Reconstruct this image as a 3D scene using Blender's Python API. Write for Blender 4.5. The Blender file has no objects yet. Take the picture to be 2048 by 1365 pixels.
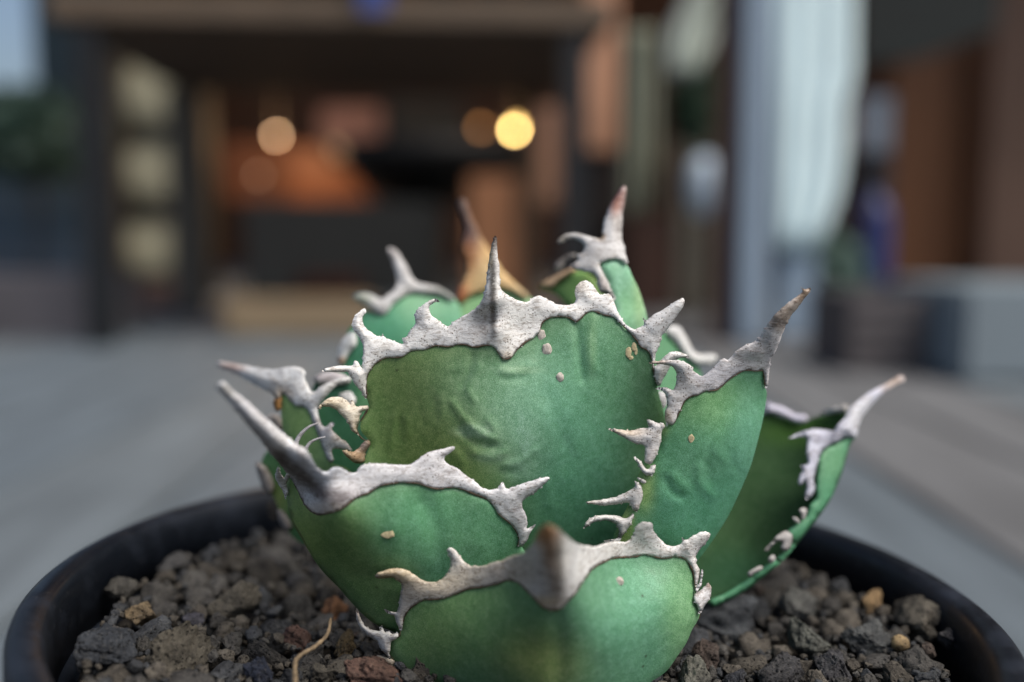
import bpy, bmesh, math, random
import numpy as np
from mathutils import Vector, Matrix, noise, geometry
rnd = random.Random(7)
sc = bpy.context.scene
COL = sc.collection

# ------------------------------------------------------------------ camera, world, sun, exposure
F_PX = 1991.0                       # focal length in photo pixels (35 mm on full frame)
PITCH = math.radians(6.0)
CP, SP = math.cos(PITCH), math.sin(PITCH)
CAM_H = 0.145                       # metres above the deck
cam_d = bpy.data.cameras.new('camera')
cam = bpy.data.objects.new('camera', cam_d); COL.objects.link(cam)
cam.location = (0, 0, CAM_H)
cam.rotation_euler = (math.pi/2 - PITCH, 0, 0)
cam_d.sensor_width = 36.0
cam_d.lens = 36.0*F_PX/2048.0
cam_d.clip_start = 0.01; cam_d.clip_end = 500
cam_d.dof.use_dof = True
cam_d.dof.focus_distance = 0.1505
cam_d.dof.aperture_fstop = (cam_d.lens*1e-3)/0.0061
sc.camera = cam

SUN_EL, SUN_AZ = math.radians(57), math.radians(125)   # azimuth clockwise from +Y
w = bpy.data.worlds.new('World'); sc.world = w; w.use_nodes = True
nt = w.node_tree; nt.nodes.clear()
sky = nt.nodes.new('ShaderNodeTexSky'); sky.sky_type = 'NISHITA'; sky.sun_disc = False
sky.sun_elevation = SUN_EL; sky.sun_rotation = SUN_AZ
sky.air_density = 1.0; sky.dust_density = 4.0; sky.ozone_density = 1.0
bg = nt.nodes.new('ShaderNodeBackground'); bg.inputs[1].default_value = 0.09
wo = nt.nodes.new('ShaderNodeOutputWorld')
nt.links.new(sky.outputs[0], bg.inputs[0]); nt.links.new(bg.outputs[0], wo.inputs[0])
sd = bpy.data.lights.new('sun', 'SUN'); sd.energy = 2.6; sd.angle = math.radians(40); sd.color = (1.0, 0.93, 0.84)
so = bpy.data.objects.new('sun', sd); COL.objects.link(so)
sv = Vector((math.sin(SUN_AZ)*math.cos(SUN_EL), math.cos(SUN_AZ)*math.cos(SUN_EL), math.sin(SUN_EL)))
so.rotation_euler = (-sv).to_track_quat('-Z', 'Y').to_euler(); so.location = (0, -1, 3)
sc.view_settings.view_transform = 'Standard'; sc.view_settings.look = 'None'
sc.view_settings.exposure = 0.50; sc.view_settings.gamma = 1.0
sc.cycles.max_bounces = 6

# ------------------------------------------------------------------ projection helpers (photo pixel -> place)
def unproj(x, y, d):
    """arrays of photo pixels and depth along the view axis (m) -> world"""
    x = np.asarray(x, float); y = np.asarray(y, float); d = np.asarray(d, float)
    u = (x-1024)/F_PX*d; v = (y-682.5)/F_PX*d
    return np.stack([u, d*CP - v*SP, CAM_H - d*SP - v*CP], -1)
def at(x, y, Y):
    """photo pixel at world distance Y"""
    dy = CP - (y-682.5)/F_PX*SP; dz = -SP - (y-682.5)/F_PX*CP
    t = Y/dy
    return Vector(((x-1024)/F_PX*t, Y, CAM_H + dz*t))
PX, PY, TILT = .0013, .1575, .047       # pot centre and its slight lean to the right
def onplane(x, y, z):
    z0 = z; p = _onplane(x, y, z0)
    for _ in range(4): p = _onplane(x, y, z0-TILT*(p.x-PX))
    return p
def _onplane(x, y, z):
    dy = CP - (y-682.5)/F_PX*SP; dz = -SP - (y-682.5)/F_PX*CP
    t = (z-CAM_H)/dz
    return Vector(((x-1024)/F_PX*t, dy*t, z))

# ------------------------------------------------------------------ object helpers
def link(name, me, mat=None, parent=None, **kw):
    o = bpy.data.objects.new(name, me); COL.objects.link(o)
    if mat is not None:
        for m in (mat if isinstance(mat, (list, tuple)) else [mat]): me.materials.append(m)
    if parent is not None: o.parent = parent
    for k, v in kw.items(): o[k] = v
    return o
def thing(name, label, cat, loc=(0, 0, 0), group=None, rz=0):
    o = bpy.data.objects.new(name, None); COL.objects.link(o); o.location = loc; o.rotation_euler[2] = rz
    o.empty_display_size = 0.02
    o['label'] = label; o['category'] = cat
    if group: o['group'] = group
    return o
def tag(o, label=None, cat=None, group=None, kind=None):
    if label: o['label'] = label
    if cat: o['category'] = cat
    if group: o['group'] = group
    if kind: o['kind'] = kind
    return o
def mesh_np(name, V, T, smooth=True):
    me = bpy.data.meshes.new(name)
    V = np.asarray(V, np.float32); T = np.asarray(T, np.int32)
    me.vertices.add(len(V)); me.vertices.foreach_set('co', V.ravel())
    me.loops.add(T.size); me.loops.foreach_set('vertex_index', T.ravel())
    me.polygons.add(len(T)); me.polygons.foreach_set('loop_start', np.arange(len(T), dtype=np.int32)*T.shape[1])
    me.polygons.foreach_set('loop_total', np.full(len(T), T.shape[1], np.int32))
    me.update(calc_edges=True); me.validate()
    if smooth: me.polygons.foreach_set('use_smooth', np.ones(len(me.polygons), bool))
    return me
def set_tint(me, C):
    a = me.color_attributes.new('tint', 'FLOAT_COLOR', 'POINT')
    C4 = np.ones((len(me.vertices), 4), np.float32); C4[:, :3] = C
    a.data.foreach_set('color', C4.ravel())
def bm_mesh(name, bm, smooth=False):
    me = bpy.data.meshes.new(name); bmesh.ops.recalc_face_normals(bm, faces=bm.faces); bm.to_mesh(me); bm.free()
    if smooth:
        me.polygons.foreach_set('use_smooth', np.ones(len(me.polygons), bool))
    return me
def add_box(bm, lo, hi, bev=0.0):
    r = bmesh.ops.create_cube(bm, size=1.0)
    lo = Vector(lo); hi = Vector(hi)
    for v in r['verts']:
        v.co = Vector(((lo.x+hi.x)/2+v.co.x*(hi.x-lo.x), (lo.y+hi.y)/2+v.co.y*(hi.y-lo.y), (lo.z+hi.z)/2+v.co.z*(hi.z-lo.z)))
    if bev:
        es = list({e for v in r['verts'] for e in v.link_edges})
        bmesh.ops.bevel(bm, geom=es, offset=bev, segments=2, affect='EDGES')
def box_me(name, lo, hi, bev=0.0):
    bm = bmesh.new(); add_box(bm, lo, hi, bev); return bm_mesh(name, bm)
def lathe_me(name, prof, n=48, cx=0, cy=0, smooth=True, close=False):
    """prof: list of (r,z)"""
    V = []; T = []
    for r, z in prof:
        for i in range(n):
            a = 2*math.pi*i/n; V.append((cx+r*math.cos(a), cy+r*math.sin(a), z))
    m = len(prof)
    for j in range(m-1 if not close else m):
        k = (j+1) % m
        for i in range(n):
            i2 = (i+1) % n
            T.append((j*n+i, j*n+i2, k*n+i2, k*n+i))
    return mesh_np(name, V, T, smooth)
def tube_vt(P, R, n=8):
    P = [Vector(p) for p in P]; V = []; T = []
    for i, p in enumerate(P):
        t = (P[min(i+1, len(P)-1)]-P[max(i-1, 0)]).normalized()
        a = t.cross(Vector((0, 0, 1)))
        if a.length < 1e-3: a = t.cross(Vector((1, 0, 0)))
        a.normalize(); b = t.cross(a)
        for k in range(n):
            c = 2*math.pi*k/n; V.append(p + R[i]*(math.cos(c)*a+math.sin(c)*b))
    for i in range(len(P)-1):
        for k in range(n):
            k2 = (k+1) % n
            T.append((i*n+k, i*n+k2, (i+1)*n+k2)); T.append((i*n+k, (i+1)*n+k2, (i+1)*n+k))
    c0 = len(V); V.append(P[0]); V.append(P[-1])
    for k in range(n):
        k2 = (k+1) % n
        T.append((c0, k2, k)); T.append((c0+1, (len(P)-1)*n+k, (len(P)-1)*n+k2))
    return np.array([tuple(v) for v in V]), np.array(T)

# ------------------------------------------------------------------ materials
def mat(name):
    m = bpy.data.materials.new(name); m.use_nodes = True
    nt = m.node_tree; b = nt.nodes['Principled BSDF']
    return m, nt, b
def N(nt, typ, **kw):
    n = nt.nodes.new(typ)
    for k, v in kw.items():
        if k in n.inputs: n.inputs[k].default_value = v
        else: setattr(n, k, v)
    return n
def mixc(nt, a, b, fac, mode='MIX'):
    n = nt.nodes.new('ShaderNodeMix'); n.data_type = 'RGBA'; n.blend_type = mode
    for s, val in ((6, a), (7, b)):
        if isinstance(val, tuple): n.inputs[s].default_value = (*val, 1)
        else: nt.links.new(val, n.inputs[s])
    if isinstance(fac, (int, float)): n.inputs[0].default_value = fac
    else: nt.links.new(fac, n.inputs[0])
    return n.outputs[2]
def ramp(nt, src, p0, p1, v0=0.0, v1=1.0):
    n = nt.nodes.new('ShaderNodeMapRange'); n.inputs[1].default_value = p0; n.inputs[2].default_value = p1
    n.inputs[3].default_value = v0; n.inputs[4].default_value = v1; nt.links.new(src, n.inputs[0]); return n.outputs[0]
def noise_n(nt, scale, detail=4, rough=0.6, co=None, vec=None, dist=0.0):
    n = N(nt, 'ShaderNodeTexNoise'); n.inputs['Scale'].default_value = scale; n.inputs['Detail'].default_value = detail
    n.inputs['Roughness'].default_value = rough; n.inputs['Distortion'].default_value = dist
    if vec is not None: nt.links.new(vec, n.inputs['Vector'])
    return n.outputs['Fac']
def coords(nt): return nt.nodes.new('ShaderNodeTexCoord').outputs['Object']
def bump(nt, b, h, strength, dist):
    n = nt.nodes.new('ShaderNodeBump'); n.inputs['Strength'].default_value = strength; n.inputs['Distance'].default_value = dist
    nt.links.new(h, n.inputs['Height']); nt.links.new(n.outputs[0], b.inputs['Normal']); return n
def math_n(nt, op, a, b=None):
    n = nt.nodes.new('ShaderNodeMath'); n.operation = op
    for i, v in enumerate((a, b)):
        if v is None: continue
        if isinstance(v, (int, float)): n.inputs[i].default_value = v
        else: nt.links.new(v, n.inputs[i])
    return n.outputs[0]

def leaf_mat():
    m, nt, b = mat('leaf_skin'); co = coords(nt)
    at_ = N(nt, 'ShaderNodeAttribute', attribute_name='tint').outputs['Color']
    big = noise_n(nt, 170, 4, .55, vec=co)
    c = mixc(nt, at_, (0.70, 0.80, 0.78), ramp(nt, big, .35, .7, 0.0, .8), 'MULTIPLY')
    med = noise_n(nt, 900, 3, .6, vec=co)
    bloom = mixc(nt, at_, (2.0, 1.6, 2.0), 1.0, 'MULTIPLY')
    c = mixc(nt, c, bloom, ramp(nt, med, .42, .72, 0, .40))
    fine = noise_n(nt, 7000, 2, .6, vec=co)
    c = mixc(nt, c, mixc(nt, at_, (3.0, 2.1, 2.9), 1.0, 'MULTIPLY'), ramp(nt, fine, .50, .68, 0, .44))
    c = mixc(nt, c, (0.012, 0.035, 0.015), ramp(nt, fine, .46, .30, 0, .40))
    # tiny dark pores
    v = N(nt, 'ShaderNodeTexVoronoi'); v.inputs['Scale'].default_value = 330; nt.links.new(co, v.inputs['Vector'])
    pore = math_n(nt, 'MULTIPLY', ramp(nt, v.outputs['Distance'], .10, .05), ramp(nt, noise_n(nt, 60, 2, .5, vec=co), .56, .62))
    c = mixc(nt, c, (0.03, 0.035, 0.02), math_n(nt, 'MULTIPLY', pore, .7))
    nt.links.new(c, b.inputs['Base Color'])
    b.inputs['Roughness'].default_value = 0.46; b.inputs['Specular IOR Level'].default_value = 0.34
    nt.links.new(ramp(nt, med, .3, .7, .42, .62), b.inputs['Roughness'])
    h = math_n(nt, 'ADD', math_n(nt, 'MULTIPLY', fine, .5), math_n(nt, 'MULTIPLY', med, 1.2))
    bump(nt, b, h, .35, .00012)
    b.inputs['Subsurface Weight'].default_value = 0.09; b.inputs['Subsurface Radius'].default_value = (.4, 1.0, .3)
    b.inputs['Subsurface Scale'].default_value = 0.0012
    return m
def horn_mat():
    m, nt, b = mat('horny_margin'); co = coords(nt)
    at_ = N(nt, 'ShaderNodeAttribute', attribute_name='tint').outputs['Color']
    big = noise_n(nt, 260, 4, .6, vec=co)
    c = mixc(nt, at_, (0.78, 0.78, 0.80), ramp(nt, big, .42, .66, 0, .7), 'MULTIPLY')
    c = mixc(nt, c, (0.60, 0.54, 0.48), ramp(nt, noise_n(nt, 640, 4, .65, vec=co, dist=.8), .54, .70, 0, .45), 'MULTIPLY')
    mp = N(nt, 'ShaderNodeMapping'); mp.inputs['Scale'].default_value = (.42, .42, 1.25); mp.inputs['Rotation'].default_value = (0, .35, 0); nt.links.new(co, mp.inputs[0])
    fi = noise_n(nt, 1700, 6, .72, vec=mp.outputs[0], dist=1.2)
    c = mixc(nt, c, (0.36, 0.31, 0.27), ramp(nt, fi, .49, .64, 0, .80), 'MULTIPLY')
    c = mixc(nt, c, (.95, .95, .93), 1.0, 'MULTIPLY')
    c = mixc(nt, c, (0.80, 0.80, 0.78), ramp(nt, fi, .46, .34, 0, .30))
    v = N(nt, 'ShaderNodeTexVoronoi'); v.inputs['Scale'].default_value = 2600; v.inputs['Randomness'].default_value = 1
    nt.links.new(co, v.inputs['Vector'])
    rgb = v.outputs['Color']; sep = N(nt, 'ShaderNodeSeparateColor'); nt.links.new(rgb, sep.inputs[0])
    sp = math_n(nt, 'MULTIPLY', ramp(nt, v.outputs['Distance'], .36, .22), ramp(nt, sep.outputs[0], .48, .52))
    sp = math_n(nt, 'MULTIPLY', sp, ramp(nt, noise_n(nt, 420, 2, .5, vec=co), .44, .58))
    c = mixc(nt, c, (0.07, 0.05, 0.035), math_n(nt, 'MULTIPLY', sp, .85))
    nt.links.new(c, b.inputs['Base Color'])
    b.inputs['Roughness'].default_value = 0.62; b.inputs['Specular IOR Level'].default_value = 0.35
    h = math_n(nt, 'ADD', fi, math_n(nt, 'MULTIPLY', noise_n(nt, 4500, 3, .6, vec=co), .5))
    bump(nt, b, h, .6, .00022)
    return m
def stone_mat():
    m, nt, b = mat('lava_stone'); co = coords(nt)
    at_ = N(nt, 'ShaderNodeAttribute', attribute_name='tint').outputs['Color']
    big = noise_n(nt, 300, 5, .7, vec=co)
    c = mixc(nt, at_, (0.38, 0.38, 0.40), ramp(nt, big, .4, .65, 0, .9), 'MULTIPLY')
    fi = noise_n(nt, 1900, 5, .75, vec=co)
    c = mixc(nt, c, (0.30, 0.28, 0.24), ramp(nt, fi, .55, .75, 0, .35))
    c = mixc(nt, c, (0.008, 0.008, 0.009), ramp(nt, fi, .45, .33, 0, .9))
    v = N(nt, 'ShaderNodeTexVoronoi'); v.inputs['Scale'].default_value = 1300; nt.links.new(co, v.inputs['Vector'])
    pit = ramp(nt, v.outputs['Distance'], .34, .16)
    c = mixc(nt, c, (0.008, 0.008, 0.008), math_n(nt, 'MULTIPLY', pit, .55))
    nt.links.new(c, b.inputs['Base Color'])
    b.inputs['Roughness'].default_value = 0.85; b.inputs['Specular IOR Level'].default_value = 0.25
    h = math_n(nt, 'SUBTRACT', fi, math_n(nt, 'MULTIPLY', pit, .6))
    bump(nt, b, h, .9, .0006)
    return m
def simple(name, col, rough=.7, var=.25, scale=12, spec=.4, bumps=0.0, emit=None, estr=0, stretch=None):
    m, nt, b = mat(name); co = coords(nt)
    if stretch:
        mp = N(nt, 'ShaderNodeMapping'); mp.inputs['Scale'].default_value = stretch; nt.links.new(co, mp.inputs[0]); co = mp.outputs[0]
    n = noise_n(nt, scale, 5, .6, vec=co)
    c = mixc(nt, tuple(x*(1-var) for x in col), tuple(min(1, x*(1+var)) for x in col), ramp(nt, n, .3, .7))
    nt.links.new(c, b.inputs['Base Color']); b.inputs['Roughness'].default_value = rough; b.inputs['Specular IOR Level'].default_value = spec
    if bumps: bump(nt, b, n, .5, bumps)
    if emit:
        b.inputs['Emission Color'].default_value = (*emit, 1); b.inputs['Emission Strength'].default_value = estr
    return m
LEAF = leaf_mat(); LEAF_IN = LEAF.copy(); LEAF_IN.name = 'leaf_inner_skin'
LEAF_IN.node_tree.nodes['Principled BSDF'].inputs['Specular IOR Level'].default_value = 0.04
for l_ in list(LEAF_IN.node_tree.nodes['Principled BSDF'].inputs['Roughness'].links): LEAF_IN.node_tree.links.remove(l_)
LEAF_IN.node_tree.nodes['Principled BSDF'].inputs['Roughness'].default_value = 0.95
HORN = horn_mat(); STONE = stone_mat()
EDGE = simple('margin_edge_brown', (.075, .052, .032), .8, .5, 900)
SCAB = simple('corky_scab', (.50, .46, .41), .85, .35, 2500, bumps=.0002)
SCAR = simple('pale_scar', (.50, .43, .26), .8, .35, 1500, bumps=.0002)

# ------------------------------------------------------------------ traced-surface machinery
def pts(s, ox=0, oy=0, k=1.0):
    """text of points -> list of (x,y); [ ] enclose a tooth, { } the terminal spine"""
    P = []; marks = []; st = None
    for tk in s.split():
        if tk in '[{': st = (tk, len(P)); continue
        if tk in ']}': marks.append((st[0], st[1], len(P)-1)); st = None; continue
        a, b = tk.split(','); P.append((ox+float(a)/k, oy+float(b)/k))
    return P, marks
def A(s): return pts(s)
def Bc(s): return pts(s, 420, 700, 3.102)
def Bd(s): return pts(s, 1080, 720, 2.695)
def Be(s): return pts(s, 680, 1000, 2.626)
def Bk(s): return pts(s, 420, 700, 6.0235)
def Bl(s): return pts(s, 500, 860, 6.0235)
def Bm(s): return pts(s, 660, 380, 5.12)
def Bn(s): return pts(s, 1060, 360, 5.12)
def Bo(s): return pts(s, 1260, 560, 5.12)
def Bp(s): return pts(s, 1460, 740, 5.12)
def Bq(s): return pts(s, 1360, 960, 5.12)
def Br(s): return pts(s, 660, 1140, 6.0235)
def cat(*ps):
    P = []; M = []
    for p, m in ps:
        n = len(P); P += p; M += [(a, i+n, j+n) for a, i, j in m]
    return P, M
def seg_dist(Q, P):
    Q = np.asarray(Q, float); Pn = np.asarray(P, float); a = Pn; b = np.roll(Pn, -1, 0)
    out = np.full(len(Q), 1e9)
    ab = b-a; L2 = (ab**2).sum(1)+1e-12
    for s in range(0, len(Q), 4000):
        q = Q[s:s+4000, None, :]
        t = np.clip(((q-a)*ab).sum(2)/L2, 0, 1)
        d = np.sqrt((((a+t[..., None]*ab)-q)**2).sum(2)).min(1)
        out[s:s+4000] = d
    return out
def inside(Q, P):
    Q = np.asarray(Q, float); P = np.asarray(P, float); r = np.zeros(len(Q), bool); n = len(P)
    for i in range(n):
        x1, y1 = P[i]; x2, y2 = P[(i+1) % n]
        if y1 == y2: continue
        c = ((y1 > Q[:, 1]) != (y2 > Q[:, 1])) & (Q[:, 0] < (x2-x1)*(Q[:, 1]-y1)/(y2-y1)+x1)
        r ^= c
    return r
def catmull(P, closed=True, sub=6):
    P = np.asarray(P, float); n = len(P); out = []
    rng = range(n if closed else n-1)
    for i in rng:
        if closed: p0, p1, p2, p3 = P[i-1], P[i], P[(i+1) % n], P[(i+2) % n]
        else: p0, p1, p2, p3 = P[max(i-1, 0)], P[i], P[i+1], P[min(i+2, n-1)]
        # centripetal
        t1 = max(np.linalg.norm(p1-p0)**.5, 1e-3); t2 = t1+max(np.linalg.norm(p2-p1)**.5, 1e-3); t3 = t2+max(np.linalg.norm(p3-p2)**.5, 1e-3)
        for s in range(sub):
            t = t1+(t2-t1)*s/sub
            A1 = (t1-t)/t1*p0+t/t1*p1; A2 = (t2-t)/(t2-t1)*p1+(t-t1)/(t2-t1)*p2; A3 = (t3-t)/(t3-t2)*p2+(t-t2)/(t3-t2)*p3
            B1 = (t2-t)/t2*A1+t/t2*A2; B2 = (t3-t)/(t3-t1)*A2+(t-t1)/(t3-t1)*A3
            out.append((t2-t)/(t2-t1)*B1+(t-t1)/(t2-t1)*B2)
    if not closed: out.append(P[-1])
    return np.array(out)
def resample(P, step, closed=True):
    P = np.asarray(P, float); Q = np.vstack([P, P[:1]]) if closed else P
    d = np.r_[0, np.cumsum(np.linalg.norm(np.diff(Q, axis=0), axis=1))]
    n = max(6, int(d[-1]/step)); s = np.linspace(0, d[-1], n, endpoint=not closed)
    return np.stack([np.interp(s, d, Q[:, 0]), np.interp(s, d, Q[:, 1])], 1)
class Field:
    """thin-plate depth field, px -> metres"""
    def __init__(s, C, reg=1e-4):
        C = np.asarray(C, float); s.X = C[:, :2]/500; z = C[:, 2]; n = len(C)
        K = s.k(s.X, s.X)+reg*np.eye(n); Pm = np.c_[np.ones(n), s.X]
        M = np.block([[K, Pm], [Pm.T, np.zeros((3, 3))]])
        s.w = np.linalg.solve(M, np.r_[z, 0, 0, 0]); s.n = n; s.strokes = []
    def k(s, a, b):
        r2 = ((a[:, None]-b[None])**2).sum(2)+1e-12
        return .5*r2*np.log(r2)
    def __call__(s, Q):
        Q = np.asarray(Q, float); q = Q/500
        z = s.k(q, s.X)@s.w[:s.n]+s.w[s.n]+q@s.w[s.n+1:]
        return z*1e-3
    def relief(s, Q):
        r = np.zeros(len(Q))
        for P, wd, am in s.strokes:
            Ps = resample(catmull(P, False), 4, False) if len(P) > 2 else np.asarray(P, float)
            a = Ps[:-1]; b = Ps[1:]; ab = b-a; L2 = (ab**2).sum(1)+1e-9
            q = np.asarray(Q)[:, None]; t = np.clip(((q-a)*ab).sum(2)/L2, 0, 1)
            d2 = ((a+t[..., None]*ab-q)**2).sum(2).min(1)
            r += am*1e-3*np.exp(-d2/(wd*wd*.7))
        return r
def triangulate(P, step, jit=.15):
    P = np.asarray(P); lo = P.min(0); hi = P.max(0)
    xs = np.arange(lo[0], hi[0], step); ys = np.arange(lo[1], hi[1], step*.866)
    G = np.array([(x+(j % 2)*step/2, y) for j, y in enumerate(ys) for x in xs]) if len(xs) and len(ys) else np.zeros((0, 2))
    rs = np.random.RandomState(3); G = G+rs.uniform(-jit, jit, G.shape)*step
    G = G[inside(G, P)]
    if len(G): G = G[seg_dist(G, P) > .55*step]
    nb = len(P); V = [Vector((float(a), float(b))) for a, b in np.vstack([P, G])]
    E = [(i, (i+1) % nb) for i in range(nb)]
    ov, oe, of, *_ = geometry.delaunay_2d_cdt(V, E, [list(range(nb))], 1, 1e-4)
    V2 = np.array([(v.x, v.y) for v in ov]); T = np.array([f for f in of if len(f) == 3])
    a = V2[T[:, 1]]-V2[T[:, 0]]; b = V2[T[:, 2]]-V2[T[:, 0]]; cr = a[:, 0]*b[:, 1]-a[:, 1]*b[:, 0]
    T = T[np.abs(cr) > 1e-6]; cr = cr[np.abs(cr) > 1e-6]
    T[cr > 0] = T[cr > 0][:, ::-1]         # y is down: this makes faces look at the camera
    return V2, T
def tints(V, base, blobs):
    C = np.tile(np.asarray(base, float), (len(V), 1))
    for x, y, r, col, wt in blobs:
        rx, ry = r if isinstance(r, tuple) else (r, r)
        g = wt*np.exp(-.7*(((V[:, 0]-x)/rx)**2+((V[:, 1]-y)/ry)**2)**1.5)
        C = C*(1-g[:, None])+np.asarray(col)*g[:, None]
    return C
def vnoise(V3, sc_, amp):
    return np.array([noise.noise(Vector(tuple(p*sc_))) for p in V3])*amp
def sheet_normals(me, W, TT):
    """each sheet keeps its own normals up to the rim, so the thin edge stays crisp"""
    n = len(TT)//2; L = np.zeros((len(TT)*3, 3))
    for a, b in ((0, n), (n, len(TT))):
        F = TT[a:b]; fn = np.cross(W[F[:, 1]]-W[F[:, 0]], W[F[:, 2]]-W[F[:, 0]]); vn = np.zeros_like(W)
        for k in range(3): np.add.at(vn, F[:, k], fn)
        vn /= np.linalg.norm(vn, axis=1)[:, None]+1e-20
        L[a*3:b*3] = vn[F.ravel()]
    return L
def closed_mesh(V2, T, zf, zb, base):
    """front and back sheets sharing the rim"""
    ed = {}
    for t in T:
        for i in range(3):
            e = tuple(sorted((t[i], t[(i+1) % 3]))); ed[e] = ed.get(e, 0)+1
    bd = np.zeros(len(V2), bool)
    for (i, j), c in ed.items():
        if c == 1: bd[i] = bd[j] = True
    n = len(V2); idx = np.arange(n); bidx = idx.copy(); inn = np.where(~bd)[0]; bidx[inn] = n+np.arange(len(inn))
    zm = np.where(bd, (zf+zb)/2, zf)
    W = np.vstack([unproj(V2[:, 0], V2[:, 1], zm), unproj(V2[inn, 0], V2[inn, 1], zb[inn])])-base
    TT = np.vstack([T, bidx[T][:, ::-1]])
    src = np.r_[idx, inn]
    return W, TT, src
def ln(x0, y0, x1, y1, n, r, col, wt):
    return [(x0+(x1-x0)*i/(n-1), y0+(y1-y0)*i/(n-1), r, col, wt) for i in range(n)]
BASE = unproj(985, 1257, .166)
PXM = .150/F_PX            # metres per photo pixel at the plane of focus
def body(name, outline, field, parent, step=9, thick=5.0, edge=10.0, base=(.08, .17, .09), blobs=(), margins=(), grow=9, label=None, wav=.10):
    P = catmull(outline[0] if isinstance(outline, tuple) else outline, True, 5); P = resample(P, step*.7)
    if len(margins):
        t = np.roll(P, -1, 0)-np.roll(P, 1, 0); t /= np.linalg.norm(t, axis=1)[:, None]+1e-9
        area = (P[:, 0]*np.roll(P[:, 1], -1)-np.roll(P[:, 0], -1)*P[:, 1]).sum()
        nn = np.stack([t[:, 1], -t[:, 0]], 1)*(1 if area > 0 else -1)
        Q = P+nn*grow; ok = np.zeros(len(P), bool)
        for m in margins: ok |= inside(Q, m)
        P = np.where(ok[:, None], Q, P)
    V2, T = triangulate(P, step)
    e = seg_dist(V2, P); D = field(V2)
    k = np.clip(e/edge, 0, 1); rnd_ = edge*PXM*.5*(1-np.sqrt(np.clip(1-(1-k)**2, 0, 1)))
    Wp = unproj(V2[:, 0], V2[:, 1], D)
    zf = D+rnd_-field.relief(V2)*np.clip(e/12, 0, 1)+vnoise(Wp, 130, wav*1e-3*1.4)*np.clip(e/20, 0, 1)+(1-2*np.abs(vnoise(Wp*np.array([3.4, 2.0, 1.0]), 75, 1.0)))*wav*.9e-3*np.clip(e/40, 0, 1)+vnoise(Wp, 420, wav*.4e-3)*np.clip(e/20, 0, 1)
    th = thick*1e-3*(1-np.exp(-e/60))+.0009*np.clip(e/8, 0, 1)
    W, TT, src = closed_mesh(V2, T, zf, D+rnd_+th, BASE)
    me = mesh_np(name, W, TT); C = tints(V2, base, blobs)[src]*np.array([.98, 1.0, .80]); C = C*.95+C.mean(1)[:, None]*.05; set_tint(me, C)
    LN = sheet_normals(me, W, TT)
    if len(me.loops) == len(LN): me.normals_split_custom_set([tuple(x) for x in LN])
    o = link(name, me, LEAF_IN if name == 'inner_face' else LEAF, parent)
    if label: o['label'] = label
    return o
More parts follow.
